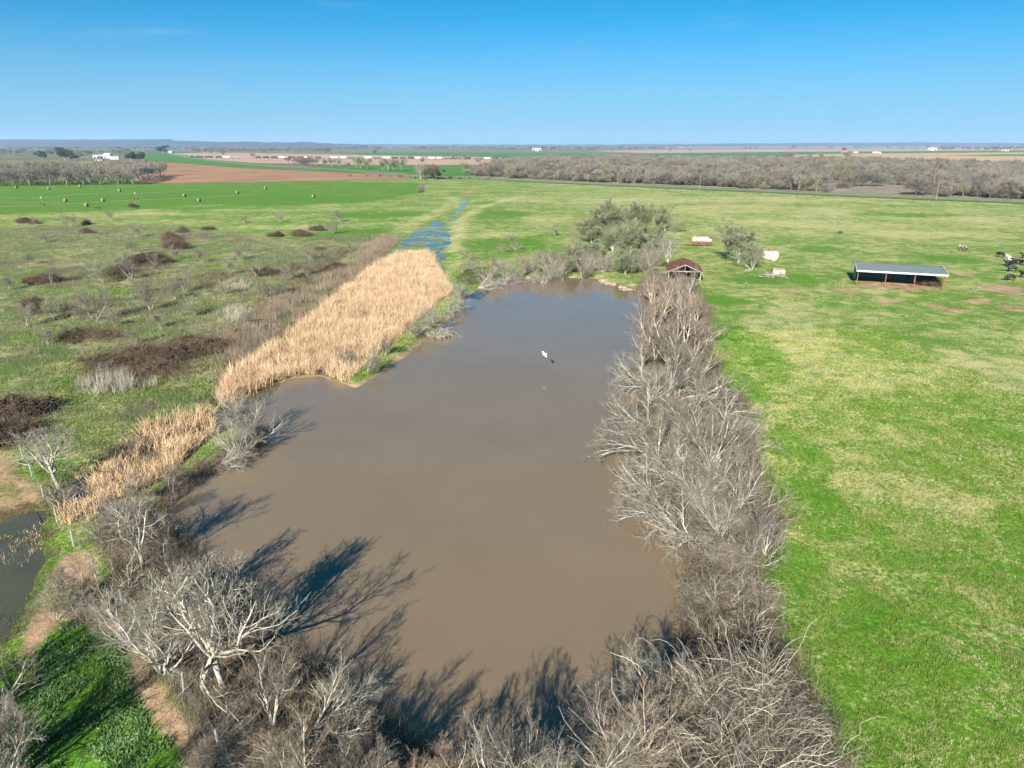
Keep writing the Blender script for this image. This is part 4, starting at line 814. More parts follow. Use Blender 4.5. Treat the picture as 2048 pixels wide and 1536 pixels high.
def weeds(name, polys, dens, hh, mat, label, sd_, w=.03, lean=.2, branch=4):
    rn = np.random.default_rng(sd_); XY = []
    for p in polys:
        area = abs(np.sum(p[:, 0] * np.roll(p[:, 1], -1) - p[:, 1] * np.roll(p[:, 0], -1))) / 2
        XY.append(scatter(rn, p, max(int(area * dens), 5), 1.2, 2.2))
    c = np.concatenate(XY); keep = fbm(c[:, 0] / 4, c[:, 1] / 4, sd_, 3) > .36; c = c[keep]
    z = height(c[:, 0], c[:, 1]); ok = (sdf(POND, c[:, 0], c[:, 1]) > -.3); c, z = c[ok], z[ok]
    c2 = np.repeat(c, branch, 0) + rn.normal(size=(len(c) * branch, 2)) * .1; z2 = np.repeat(z, branch)
    V, F_ = blades(rn, c2, z2, hh * rn.uniform(.5, 1.15, len(c2)), np.full(len(c2), w), rn.normal(size=len(c2)) * .25, 2, lean)
    return tag(link(name, npmesh(name, V, F_, mat)), label, kind='stuff')
weeds('dead_weeds', [WEEDS], 7, 1.3, M_WEED, 'tall brown dead weeds along the channel beside the cattails', 4, .035)
weeds('pale_weeds', [PX(q) for q in ([(165,775),(185,752),(225,742),(270,755),(275,775),(240,790),(200,790)], [(415,640),(470,618),(505,628),(470,648)], [(300,772),(330,762),(340,785),(305,790)], [(440,575),(480,560),(510,575),(470,585)])], 9, 1.5, M_PALE, 'ash grey dead weeds in the rough field', 5, .03)
weeds('undergrowth', [BANDR, BANDB, BANDL], 16, .9, strawmat('grey_undergrowth', (.035, .028, .02), (.10, .083, .062), (.22, .19, .15), 1.1), 'brown dead undergrowth beneath the bare shore trees', 6, .022, .5)  # dead stems' brown, darkened further to paint in shade at the tree bases
weeds('bank_grass', [BANDF, PX([(690,775),(720,770),(830,680),(860,640),(880,625),(905,625),(860,672),(810,712),(760,750),(715,778)])], 2.5, .42, strawmat('bank_straw', (.07, .085, .03), (.13, .135, .06), (.24, .21, .13)), 'mixed green and dry grass along the far bank', 7, .03, .5)
weeds('bramble_scrub', [PX(q) for q in ([(430,720),(520,640),(620,570),(700,500),(640,520),(560,575),(470,640),(410,690)], [(165,760),(200,715),(330,690),(440,690),(420,745),(330,770),(260,790)], [(200,560),(300,510),(350,520),(330,545),(260,560)], [(380,560),(440,540),(470,560),(420,585)])], 5, .8, strawmat('bramble_weed', (.03, .022, .012), (.075, .055, .034), (.15, .12, .08)), 'dark brown weedy scrub of the rough field', 12, .04, .45)
weeds('field_scrub', [LEFT] + [PX([(150,620),(330,540),(560,500),(700,500),(600,590),(480,660),(420,720),(300,760),(150,720)])], 2.8, .8, strawmat('scrub_weed', (.05, .055, .028), (.12, .12, .075), (.23, .22, .16)), 'low grey green scrub and weeds across the rough field', 13, .03, .45, 3)
# broad-leaved weeds of the lower left corner
rn = np.random.default_rng(14); c = scatter(rn, BROAD, 12000, .3, 1.2); c = c[fbm(c[:, 0] / 1.1, c[:, 1] / 1.1, 15, 3) > .47]
c2 = np.repeat(c, 6, 0) + rn.normal(size=(len(c) * 6, 2)) * .07; V, F_ = blades(rn, c2, np.repeat(height(c[:, 0], c[:, 1]), 6), rn.uniform(.07, .22, len(c2)), rn.uniform(.05, .11, len(c2)), rn.normal(size=len(c2)) * .6, 2, .9)
tag(link('broad_leaved_weeds', npmesh('broad_leaved_weeds', V, F_, M_BROAD)), 'lush green broad leaved weeds in the lower left corner', kind='stuff')
# meadow grass: short blades, denser near the viewer
rn = np.random.default_rng(20); GP = []
for (x0, x1, y0, y1, n) in [(8, 45, 24, 46, 90000), (12, 52, 46, 75, 80000), (15, 62, 75, 115, 60000), (-48, -14, 30, 60, 50000), (-64, -10, 60, 105, 70000), (-90, -10, 105, 170, 45000)]:
    GP.append(np.stack([rn.uniform(x0, x1, n), rn.uniform(y0, y1, n)], 1))
q = np.concatenate(GP); fa = fields(q[:, 0], q[:, 1])
ok = (fa['h'] > .03) & (fa['mud'] < .35) & (fa['litter'] < .35) & (sdf(REED, q[:, 0], q[:, 1]) > 0) & (fbm(q[:, 0] / 1.3, q[:, 1] / 1.3, 22, 3) > .42); q = q[ok]
rep = 3; q2 = np.repeat(q, rep, 0) + rn.normal(size=(len(q) * rep, 2)) * .05; dist = q2[:, 1]
tall = .6 + .8 * fbm(q2[:, 0] / 2.5, q2[:, 1] / 2.5, 25, 3)
V, F_ = blades(rn, q2, np.repeat(fa['h'][ok], rep) - .01, rn.uniform(.05, .15, len(q2)) * tall * (1 + dist / 110), .016 + dist * .00045, rn.normal(size=len(q2)) * .5, 1, .5)
at = {k: np.repeat(np.repeat(fa[k][ok], rep), 4) for k in ('dry', 'mud', 'wet', 'lush', 'litter', 'olive')}
tag(link('meadow_grass', npmesh('meadow_grass', V, F_, M_GRASS, attrs=at)), 'short meadow grass, green mixed with straw', kind='stuff')

# pale straw tufts left over in the near meadow
rn = np.random.default_rng(44); q = np.stack([rn.uniform(8, 60, 22000), 24 + 62 * rn.random(22000) ** 1.6], 1); fa = fields(q[:, 0], q[:, 1])
q = q[(fa['h'] > .1) & (fa['mud'] < .3) & (fa['litter'] < .2) & (fbm(q[:, 0] / 4, q[:, 1] / 4, 45, 4) + .12 * (fa['dry'] > .1) > .55)]; q2 = np.repeat(q, 9, 0) + rn.normal(size=(len(q) * 9, 2)) * .09
V, F_ = blades(rn, q2, np.repeat(height(q[:, 0], q[:, 1]), 9), rn.uniform(.06, .18, len(q2)), .012 + q2[:, 1] * .00025, rn.normal(size=len(q2)) * .6, 2, .7)
tag(link('straw_tufts', npmesh('straw_tufts', V, F_, strawmat('pale_straw', (.19, .175, .075), (.31, .275, .14), (.42, .38, .22)))), 'pale straw tufts dotted through the near meadow', kind='stuff')
# ---------------------------------------------------------------- wood, orchard and tree lines beyond the fields
def far_tree(k, x, y, h, label, group, rz, z=.5, sx=1., name='bare_tree'):
    o = link(name, FARM[k], None, (x, y, z), rz); s_ = h / FH[k]; o.scale = (s_ * sx, s_ * sx, s_); return tag(o, label, 'tree', group)
rg = random.Random(9); rn = np.random.default_rng(31)
CLEAR = PX([(1650,378),(1780,372),(1900,388),(1890,396),(1760,392),(1650,386)], .5)
cand = []
while len(cand) < 2600:
    q = rn.uniform(WOOD.min(0), WOOD.max(0), (4000, 2)); d = sdf(WOOD, q[:, 0], q[:, 1]); q = q[(d < -2)]
    q = q[(sdf(CLEAR, q[:, 0], q[:, 1], 20) > 0) | (rn.random(len(q)) < .04)]
    q = q[np.abs(q[:, 0] / q[:, 1]) < .95]
    cand += [tuple(v) for v in q]
cand = np.array(cand[:2600]); dr_ = dline(ROAD, cand[:, 0], cand[:, 1]); cand = cand[dr_ > 16]; order = np.argsort(np.hypot(cand[:, 0], cand[:, 1])); cand = cand[order]
edge = smooth(PX([(950,352.5),(1100,361),(1300,369.5),(1480,377),(1700,387),(2048,400.5),(2300,411)], .5), 30)
NW = 60
for k in range(70):
    a = edge[min(int(k / 70 * (len(edge) - 1)), len(edge) - 1)]; x, y = a[0] + rg.gauss(0, 3), a[1] + 6 + rg.random() * 16
    if float(sdf(CLEAR, np.array([x]), np.array([y]), 20)[0]) < 0 and rg.random() < .6: continue
    far_tree(rg.choice((0, 1, 0, 3, 4, 4, 2)), x, y, rg.uniform(6.5, 11), 'bare grey brown tree along the front edge of the wood beyond the road', 'trees at the edge of the wood', rg.random() * 6.28, .6, rg.uniform(.9, 1.3))
for x, y in cand[:NW]:
    far_tree(rg.choice((0, 0, 1, 1, 2, 0, 4)), x, y, rg.uniform(7, 11), 'bare grey tree standing in the wood beyond the road', 'trees of the wood', rg.random() * 6.28, .6, rg.uniform(.95, 1.3))
def far_mass(name, pts, hs_, label, srcs, seed, wide=1.25):
    """trees too many to count: points carrying instances of the bare tree meshes"""
    rr = np.random.default_rng(seed); n = len(pts)
    me = bpy.data.meshes.new(name); me.vertices.add(n); me.vertices.foreach_set('co', np.asarray(pts, np.float32).ravel())
    idx = rr.integers(0, len(srcs), n)
    for nm, typ, val in (('rot', 'FLOAT_VECTOR', np.stack([np.zeros(n), np.zeros(n), rr.random(n) * 6.28], 1)), ('scl', 'FLOAT_VECTOR', None), ('pick', 'INT', idx)):
        if nm == 'scl':
            s_ = np.asarray(hs_) / np.array([srcs[i][1] for i in idx]); val = np.stack([s_ * wide, s_ * wide, s_], 1)
        at = me.attributes.new(nm, typ, 'POINT'); at.data.foreach_set('vector' if typ == 'FLOAT_VECTOR' else 'value', np.asarray(val, np.int32 if typ == 'INT' else np.float32).ravel())
    o = link(name, me); ng = bpy.data.node_groups.new(name, 'GeometryNodeTree')
    ng.interface.new_socket('Geometry', in_out='INPUT', socket_type='NodeSocketGeometry'); ng.interface.new_socket('Geometry', in_out='OUTPUT', socket_type='NodeSocketGeometry')
    t = NT(ng); gi, go = t.n('NodeGroupInput'), t.n('NodeGroupOutput'); geo = t.n('GeometryNodeJoinGeometry')
    def na(nm, dt):
        a = t.n('GeometryNodeInputNamedAttribute', data_type=dt); a.inputs['Name'].default_value = nm; return next(q for q in a.outputs if q.enabled and q.name == 'Attribute')
    for i, (ob, h) in enumerate(srcs):
        oi = t.n('GeometryNodeObjectInfo', transform_space='ORIGINAL'); oi.inputs['Object'].default_value = ob; oi.inputs['As Instance'].default_value = True
        cmp_ = t.n('FunctionNodeCompare', data_type='INT', operation='EQUAL'); t.set(cmp_.inputs[2], na('pick', 'INT')); cmp_.inputs[3].default_value = i
        io = t.n('GeometryNodeInstanceOnPoints', {'Points': gi.outputs[0], 'Selection': cmp_.outputs[0], 'Instance': oi.outputs['Geometry'], 'Rotation': na('rot', 'FLOAT_VECTOR'), 'Scale': na('scl', 'FLOAT_VECTOR')})
        ng.links.new(io.outputs[0], geo.inputs[0])
    ng.links.new(geo.outputs[0], go.inputs[0]); md = o.modifiers.new('trees', 'NODES'); md.node_group = ng
    return tag(o, label, kind='stuff')
_src = []
for k in range(5):
    ob = next(o for o in S.objects if o.type == 'MESH' and o.data == FARM[k]); _src.append((ob, FH[k]))
rest = cand[NW:]
far_mass('bare_wood', np.hstack([rest, np.full((len(rest), 1), .6)]), rn.uniform(7, 11.5, len(rest)), 'wide bare grey wood beyond the road, too dense to count', [_src[i] for i in (0, 1, 4, 0, 2, 1, 0, 3)], 41)
ub = np.concatenate([np.stack([edge[:, 0] + rn.normal(size=len(edge)) * 5, edge[:, 1] + 8 + rn.random(len(edge)) * 70], 1) for _ in range(3)])
ub = ub[(rn.random(len(ub)) < .9) & (sdf(CLEAR, ub[:, 0], ub[:, 1], 20) > -2) & (ub[:, 0] < 420)]
far_mass('wood_understory', np.hstack([ub, np.full((len(ub), 1), .6)]), rn.uniform(2.5, 5.5, len(ub)), 'grey brown understory bushes along the front of the wood', [_src[i] for i in (4, 4, 2)], 42, 1.7)
# orchard of bare trees in rows
na_ = 0
a0, a1 = np.array(P(262, 370)), np.array(P(-160, 376)); ax_ = (a1 - a0) / np.linalg.norm(a1 - a0); ay = np.array([ax_[1], -ax_[0]]); ay = ay if ay[1] > 0 else -ay
for r_ in range(9):
    for c_ in range(26):
        x, y = a0 + ax_ * (c_ * 11.5) + ay * (6 + r_ * 20) + np.array([rg.gauss(0, .8), rg.gauss(0, .8)])
        if na_ < 235: far_tree(rg.choice((0, 1, 0, 1, 3)), x, y, rg.uniform(12.5, 15.5), 'bare orchard tree in straight rows beside the ploughed field', 'orchard trees in rows', rg.random() * 6.28, .5, 1.1, 'orchard_tree'); na_ += 1
# tree lines on the middle ground
MID = [(578,328,13,2),(600,329,11,4),(615,331,12,4),(632,332,12,3),(648,333,11,3),(664,334,13,3),(680,334,11,3),(698,338,8,2),(712,336,14,3),(722,337,15,3),(735,338,13,3),(765,341,13,3),(776,342,15,3),(788,342,12,3),(803,342,15,3),(846,356,13,0),(858,356,9,4),(866,358,13,2),(873,359,12,2),(928,346,11,3),(504,316.5,13,1),(448,312,13,0),(423,309.5,13,1),(955,330,10,3),(930,320,11,0),(940,319,10,1),(905,322,10,3),(915,322,9,3),(845,329,10,2),(750,310,15,0),(740,327,9,3),(820,322,10,0),(1480,319,12,2),(1690,320.5,18,0),(1697,321,9,1),(1575,318,14,4),(1620,320,12,2),(1640,320,13,3),(174,317,22,0),(160,318,16,1),(70,313,14,0),(38,312,15,2),(20,311,15,0),(110,306,15,2),(300,306,14,3),(322,303,18,1),(350,303,16,0),(230,310,9,3),(245,311,9,2),(775,305,10,3),(680,309,12,1),(860,303,12,3),(1000,302,14,2),(1030,303,10,2),(1120,303,12,2),(1150,304,11,0),(1180,302,12,2),(1225,304,12,0),(1340,304,12,2),(1380,303,10,2),(1490,299,18,2),(1500,299,16,2),(1580,300,16,2),(1805,300,17,0),(1660,297,18,2),(1830,301,10,2),(1970,302,16,0),(1990,300,16,2),(2010,302,15,2),(2030,301,18,0)]
for k, (px, py, h, kk) in enumerate(MID):
    x, y = P(px, py, .6); far_tree(kk, x, y, h, 'bare winter tree scattered between the far fields', 'bare trees between the far fields', k * 1.7, .6, 1.25)
for k, (key, px, py, h, lab) in enumerate([('evergreen0', 130, 320, 23, 'biggest dark evergreen tree by the farm buildings'), ('evergreen1', 85, 319, 16, 'dark evergreen left of the biggest one'), ('evergreen1', 262, 322.4, 16, 'dark round evergreen at the end of the wheat strip'), ('evergreen0', 281, 322.2, 15, 'dark evergreen touching the bright wheat strip'), ('evergreen0', 325, 307.5, 26, 'dark evergreen by the lone grey house'), ('evergreen1', 150, 321, 13, 'small dark evergreen right of the biggest one'), ('evergreen1', 868, 358, 9, 'dark leafy tree beside the pale bare tree at the bend of the road'), ('evergreen1', 1687, 305, 15, 'evergreen behind the red roofed house')]):
    x, y = P(px, py, .6); e = empty('evergreen_tree', (x, y, .55), k); s_ = h / HT[key]; e.scale = (s_ * 1.1, s_ * 1.1, s_); link('trunk', KIND[key][0], e); link('crown', KIND[key][1], e); tag(e, lab, 'tree')
x, y = P(842, 358, .6); e = empty('bare_tree', (x, y, .5), 1.); s_ = 13 / HT['gnarled0']; e.scale = (s_,) * 3; link('trunk', KIND['gnarled0'][0], e); link('crown', KIND['gnarled0'][1], e); tag(e, 'pale bare tree at the bend of the road', 'tree')
# scrub at the head of the pasture and along field edges
PXS = [(846,372),(845,376),(843,380),(842,386),(780,354),(800,355),(820,356),(830,358),(850,360),(900,358),(760,353),(735,352),(700,353),(920,358),(940,357),(975,358)]
for k, (px, py) in enumerate(PXS):
    x, y = P(px, py); far_tree(4, x, y, rg.uniform(1.5, 2.8), 'low grey scrub along the fence line at the head of the meadow', 'scrub at the head of the meadow', k, .45, 1.25, 'bare_shrub')
# distant woods
def belt(n, pxa, pxb, ya, yb, h, seed, tilt=0):
    rr = np.random.default_rng(seed); px = rr.uniform(pxa, pxb, n); py = rr.uniform(ya, yb, n)
    keep = vnoise(px / 40., py * 1.3, seed) > .42; px, py = px[keep], py[keep]
    xy = np.array([P(a, b + tilt * (a - pxa) / (pxb - pxa), .6) for a, b in zip(px, py)]); return np.hstack([xy, np.full((len(xy), 1), .5)]), h * rr.uniform(.7, 1.3, len(xy))
for nm, args, lab, wd in (('distant_woods', (1500, -300, 700, 291.5, 299.5, 15, 51), 'grey blue belt of distant woods under the left hills', 2.2), ('distant_woods', (420, 380, 660, 299.5, 304.5, 13, 52), 'grey bare woods behind the left railway', 1.6), ('distant_woods', (900, 640, 1350, 291.5, 300, 15, 53), 'grey blue distant woods in the middle of the skyline', 2.2), ('distant_woods', (260, 1300, 2300, 291.2, 297.5, 15, 54, -.6), 'thin distant tree lines far to the right', 2.2), ('distant_woods', (330, 1880, 2300, 292, 301, 16, 55), 'distant woods at the right end of the skyline', 1.8), ('distant_woods', (120, -100, 320, 304, 311, 13, 56), 'bare grove behind the farm buildings', 1.5)):
    pts, h = belt(*args); far_mass(nm, pts, h, lab, [_src[i] for i in (0, 1, 2, 3)], args[6], wd)
# ---------------------------------------------------------------- built things, animals, small things
def pm(name, c, rough=.6, metal=0., var=.12, scale=3., bump=0.):
    return vmat(name, tuple(v * (1 - var) for v in c), tuple(min(1, v * (1 + var)) for v in c), scale, rough, metal, bump)
M_ROOFG = pm('galvanised_roof', (.15, .17, .175), .5, .2, .06, .8); M_WHITE = pm('white_paint', (.40, .40, .395), .5, 0, .05); M_TEAL = pm('blue_grey_sheet', (.10, .16, .20), .55, .2, .1)
M_RUSTP = pm('rusty_post', (.16, .075, .05), .8, .1, .3, 6); M_RUSTR = pm('rusty_roof', (.085, .030, .022), .75, .1, .35, 1.2); M_OLDW = pm('weathered_wood', (.22, .20, .175), .9, 0, .25, 4); M_DARKW = pm('dark_wood', (.05, .042, .035), .9, 0, .3, 3)
M_BLACK = pm('black_metal', (.02, .02, .022), .6, .1); M_DGREEN = pm('dark_green_metal', (.03, .05, .045), .6); M_GALV = pm('galvanised_steel', (.20, .25, .22), .5, .3); M_TYRE = pm('tyre_rubber', (.02, .02, .02), .9)
M_HAY = vmat('hay', (.095, .077, .048), (.17, .142, .092), 8, .95, bump=.5); M_REDR = pm('red_roof', (.30, .09, .06), .7); M_GREYR = pm('grey_roof', (.25, .25, .26), .7); M_ORANGE = pm('orange_paint', (.50, .22, .05), .6); M_GLASS = pm('dark_glass', (.03, .035, .04), .15)
M_ROCK = vmat('sandstone', (.14, .105, .07), (.28, .225, .16), 2.5, .9, bump=.5)
def rustmat(name, base, rust, amount, sc):
    m, t, b = newmat(name); vec = t.n('ShaderNodeTexCoord').outputs['Object']; n = t.noise(vec, sc, 6, .65, .4); f = t.step(n, 1 - amount - .08, 1 - amount + .08)
    t.set(b.inputs['Base Color'], t.mix(f, t.ramp(t.noise(vec, 3, 4), [(.3, tuple(v * .8 for v in base)), (.7, base)]), t.ramp(t.noise(vec, 5, 4), [(.3, tuple(v * .6 for v in rust)), (.7, rust)]))); b.inputs['Roughness'].default_value = .7; return m
M_TANKW = rustmat('chalky_white_rusting', (.5, .47, .43), (.30, .11, .04), .40, .9); M_PANEL = rustmat('peeling_panel', (.42, .32, .26), (.20, .08, .05), .46, 1.1)
def rust_cap():
    m, t, b = newmat('rust_patch_tank'); vec = t.n('ShaderNodeTexCoord').outputs['Object']; sx = t.n('ShaderNodeSeparateXYZ', {0: vec})
    n = t.noise(vec, 1.6, 5, .65); f = t.step(t.math('ADD', t.math('ADD', t.math('MULTIPLY', sx.outputs[2], .42), t.math('MULTIPLY', sx.outputs[0], -.02)), t.math('MULTIPLY', n, .5)), 0.70, 0.78)
    t.set(b.inputs['Base Color'], t.mix(f, t.ramp(n, [(.3, (.36, .33, .28)), (.6, (.52, .49, .45))]), t.ramp(n, [(.35, (.17, .06, .025)), (.65, (.33, .14, .055))]))); b.inputs['Roughness'].default_value = .6; return m
# cattle shelter: open front, mono-pitched roof bent near the back
a = Vector((*P(1712.7, 569.6), 0)); b_ = Vector((*P(1885.3, 579.7), 0)); Wd = (b_ - a).length; az = math.atan2(b_.y - a.y, b_.x - a.x); D = 9.4
sh = empty('cattle_shelter', (a.x, a.y, hz(a.x, a.y)), az); tag(sh, 'long open fronted cattle shelter with grey metal roof and rusty posts', 'shelter')
rf = MB(); prof = [(-.7, 3.25), (D - 3.0, 3.95), (D + .35, 3.55)]; x0, x1 = -.35, Wd + .35
for (ya, za), (yb, zb) in zip(prof[:-1], prof[1:]):
    rf.add([(x0, ya, za), (x1, ya, za), (x1, yb, zb), (x0, yb, zb), (x0, ya, za - .06), (x1, ya, za - .06), (x1, yb, zb - .06), (x0, yb, zb - .06)], [(0, 1, 2, 3), (7, 6, 5, 4), (0, 4, 5, 1), (1, 5, 6, 2), (2, 6, 7, 3), (3, 7, 4, 0)])
    n = int((x1 - x0) / .6)
    for k in range(n + 1):
        x = x0 + .1 + (x1 - x0 - .2) * k / n; rf.bar((x, ya + .01, za + .012), (x, yb - .01, zb + .012), .07, .05)
roof = rf.build('roof', M_ROOFG, sh)
tr = MB().bar((x0 - .02, -.76, 3.18), (x1 + .02, -.76, 3.18), .07, .34)
for x in (x0 - .06, x1 + .06):
    for (ya, za), (yb, zb) in zip(prof[:-1], prof[1:]): tr.bar((x, ya, za - .02), (x, yb, zb - .02), .1, .34)
tr.build('trim', M_WHITE, roof)
wl = MB().box(0, Wd, D, D + .06, .35, 3.45)
for k in range(int(Wd / .5)): wl.box(k * .5 + .2, k * .5 + .28, D - .05, D - .001, .35, 3.45)
wl.build('back_wall', M_TEAL, sh)
sw = MB(); sw.add([(0, 4.6, .35), (0, D - .01, .35), (0, D - .01, 3.5), (0, D - 3, 3.84), (0, 4.6, 3.74), (.06, 4.6, .35), (.06, D - .01, .35), (.06, D - .01, 3.5), (.06, D - 3, 3.84), (.06, 4.6, 3.74)], [(0, 4, 3, 2, 1), (5, 6, 7, 8, 9), (0, 5, 9, 4), (1, 2, 7, 6), (2, 3, 8, 7), (3, 4, 9, 8), (0, 1, 6, 5)]); sw.build('side_wall', M_TEAL, sh)
MB().box(Wd - .08, Wd + .08, D - .16, D + .1, .1, 3.4).build('corner_trim', M_WHITE, sh)
gt = MB()
for z in (1.2, 2.2): gt.box(.07, Wd - .1, D - .14, D - .06, z, z + .12)
gt.build('girts', M_BLACK, sh)
for k in range(4): MB().box(Wd * k / 3 - .08, Wd * k / 3 + .08, -.08, .08, -.2, 3.2).build('post', M_RUSTP, sh)
for k in range(7): MB().box(Wd * k / 6 - .05 + (.12 if k == 0 else -.15 if k == 6 else 0), Wd * k / 6 + .05 + (.12 if k == 0 else -.15 if k == 6 else 0), D - .3, D - .15, -.2, 3.35).build('back_post', M_BLACK, sh)
put('brush_heap', BRM[0], 1858, 571, (1.0, 1.0, 1.7), .4, 'dark brush heap standing in the open end of the cattle shelter', 'brush heap')
# old shed with rusty gable roof
fr = Vector((*P(1400, 565), 0)); e = empty('old_shed', (fr.x, fr.y, hz(fr.x, fr.y)), R(-10)); tag(e, 'old open shed with a rusty red gable roof and grey posts', 'shed'); w, L, ez, rz_ = 7.0, 9.6, 2.5, 4.0
rf = MB()
for s_ in (-1, 1):
    xa, xb = (-w / 2 + s_ * (w / 2 + .45)), -w / 2; V = [(xa, -.5, ez - .2), (xb, -.5, rz_), (xb, L + .5, rz_), (xa, L + .5, ez - .2)]; V += [(x, y, z - .06) for x, y, z in V]
    rf.add(V, [(0, 1, 2, 3) if s_ < 0 else (3, 2, 1, 0), (7, 6, 5, 4) if s_ < 0 else (4, 5, 6, 7), (0, 4, 5, 1), (2, 6, 7, 3), (3, 7, 4, 0)])
    for k in range(14):
        y = -.45 + (L + .9) * k / 13; rf.bar((xa, y, ez - .185), (xb, y, rz_ + .015), .05, .03)
rf.build('roof', M_RUSTR, e)
for x in (0, -w):
    for y in (0, L / 3, 2 * L / 3, L): MB().box(x - .09, x + .09, y - .09, y + .09, -.3, ez - .2).build('post', M_OLDW, e)
tw = MB().bar((.3, -.05, ez - .15), (-w - .3, -.05, ez - .15), .12, .2).bar((-w / 2, -.05, ez - .1), (-w / 2, -.05, rz_ - .12), .1, .1).bar((.4, -.56, ez - .3), (-w / 2, -.56, rz_ - .12), .08, .16).bar((-w - .4, -.56, ez - .3), (-w / 2, -.56, rz_ - .12), .08, .16); tw.build('gable_truss', M_OLDW, e)
MB().box(-w + .1, -.1, L - .06, L, 0, ez).build('back_wall', M_DARKW, e); MB().box(-w - .03, -w + .03, .3, L - .3, 0, ez - .25).build('side_wall', M_DARKW, e); MB().box(-.03, .03, L * .35, L - .3, 0, ez - .25).build('side_wall', M_DARKW, e)
MB().box(-1.3, -1.15, 1, 1.15, 0, 1.9).box(-3.0, -2.9, 2, 2.1, 0, 2).build('inner_post', M_OLDW, e)
# rusty white tank lying in the grass
g = G(1539, 520); T_ = Matrix.Rotation(R(90), 4, 'Y'); prof = [(0.02, -2.15), (.7, -2.1), (1.15, -1.9), (1.4, -1.5), (1.42, -.4), (1.36, -.3), (1.42, -.2), (1.42, .75), (1.36, .9), (1.5, 1.0), (1.52, 1.35), (1.4, 1.75), (1.0, 2.05), (.5, 2.15), (.02, 2.18)]
tk = empty('rusty_tank', (g.x, g.y, g.z + 1.2), R(-50)); tag(tk, 'dented white tank with orange rust on top lying in the pasture', 'tank'); MB().lathe(prof, 24, T_).build('shell', rust_cap(), tk, smooth=True)
MB().lathe([(.32, 0), (.32, .22), (.38, .22), (.38, .3), (.05, .32)], 14, Matrix.Translation((-.5, 0, 1.36))).build('hatch', M_RUSTP, tk); MB().box(-1.3, -1.0, -1., 1., -1.25, -1.0).box(.4, .7, -1., 1., -1.25, -1.0).build('cradle', M_DARKW, tk)
# rusty bin with a heap of old timber round it
g = G(1556, 552); bn = empty('feed_bin', (g.x, g.y, g.z), R(-12)); tag(bn, 'pale rusty metal bin with a dark rim behind a timber heap', 'bin')
w2 = MB(); w2.box(-1.4, 1.4, -.9, -.84, 0, 1.6).box(-1.4, 1.4, .84, .9, 0, 1.6).box(-1.4, -1.34, -.839, .839, 0, 1.6).box(1.34, 1.4, -.839, .839, 0, 1.6).build('body', M_PANEL, bn)
MB().bar((-1.46, -.93, 1.66), (1.46, -.93, 1.66), .12, .14).bar((-1.46, .93, 1.66), (1.46, .93, 1.66), .12, .14).bar((-1.43, -.86, 1.66), (-1.43, .86, 1.66), .1, .13).bar((1.43, -.86, 1.66), (1.43, .86, 1.66), .1, .13).build('rim', M_RUSTP, bn); MB().box(-1.33, 1.33, -.83, .83, .05, .15).build('base', M_DARKW, bn)
def logs(px, py, n, spread, ln, r, label, seed):
    rr = random.Random(seed); g = G(px, py); root = empty('timber_heap', g, rr.random()); tag(root, label, 'timber heap')
    for k in range(n):
        a_ = rr.random() * 6.28; c = Vector((rr.gauss(0, spread), rr.gauss(0, spread * .45), rr.uniform(.08, .75))); d = Vector((math.cos(a_), math.sin(a_), rr.uniform(-.25, .45))).normalized(); l = ln * rr.uniform(.5, 1.2)
        p = [c + d * l * (t - .5) + Vector((rr.gauss(0, .04), rr.gauss(0, .04), rr.gauss(0, .04))) for t in (0, .33, .66, 1)]; q = r * rr.uniform(.5, 1.3)
        MB().tube([(v.x, v.y, max(v.z, .05)) for v in p], [q, q * .9, q * .8, q * .6], 6).build('log', M_OLDW, root)
logs(1547, 555, 26, 1.2, 2.2, .10, 'heap of grey weathered timber in front of the rusty bin', 1); logs(1533, 552, 14, .7, 1.6, .09, 'smaller grey timber heap left of the rusty bin', 2); logs(1503, 543, 7, .8, 1.8, .06, 'few bleached branches at the foot of the slim pasture tree', 3); logs(1495, 571, 3, .4, 1.0, .06, 'small broken branch lying in the open pasture', 4)
# broken cotton trailer
g = G(1405, 491); tl = empty('rusty_trailer', (g.x, g.y, g.z), R(-14)); tag(tl, 'rusted open trailer frame with a peeling pale side panel behind the dead tree', 'trailer')
MB().box(-3.2, 2.6, 1.55, 1.62, 1.1, 2.5).build('side_panel', M_PANEL, tl); MB().box(2.63, 2.7, -.9, 1.6, .9, 2.7).build('end_panel', M_RUSTP, tl)
MB().bar((-5.5, -1.1, 1.25), (2.6, -1.1, 1.25), .12, .12).bar((-5.5, -1.1, .5), (2.6, -1.1, .5), .16, .2).bar((-5.5, 1.5, .5), (2.6, 1.5, .5), .16, .2).build('rail', M_RUSTP, tl)
ms = MB()
for k in range(15): ms.box(-3 + k * .4, -2.97 + k * .4, -1.12, -1.08, .61, 1.18)
for z in (.75, .95): ms.box(-3, 2.6, -1.07, -1.05, z, z + .03)
ms.build('wire_side', M_RUSTP, tl); MB().box(-3.2, 2.55, -1.0, 1.45, .42, .5).build('floor', M_DARKW, tl); MB().box(1.8, 2.5, .4, 1.5, 2.52, 3.3).build('broken_corner', M_RUSTP, tl)
for x in (-1.2, 1.4):
    for y in (-1.0, 1.35): MB().lathe([(.18, -.1), (.42, -.1), (.45, 0), (.42, .1), (.18, .1)], 14, Matrix.Translation((x, y, .40)) @ Matrix.Rotation(R(90), 4, 'X')).build('wheel', M_TYRE, tl)
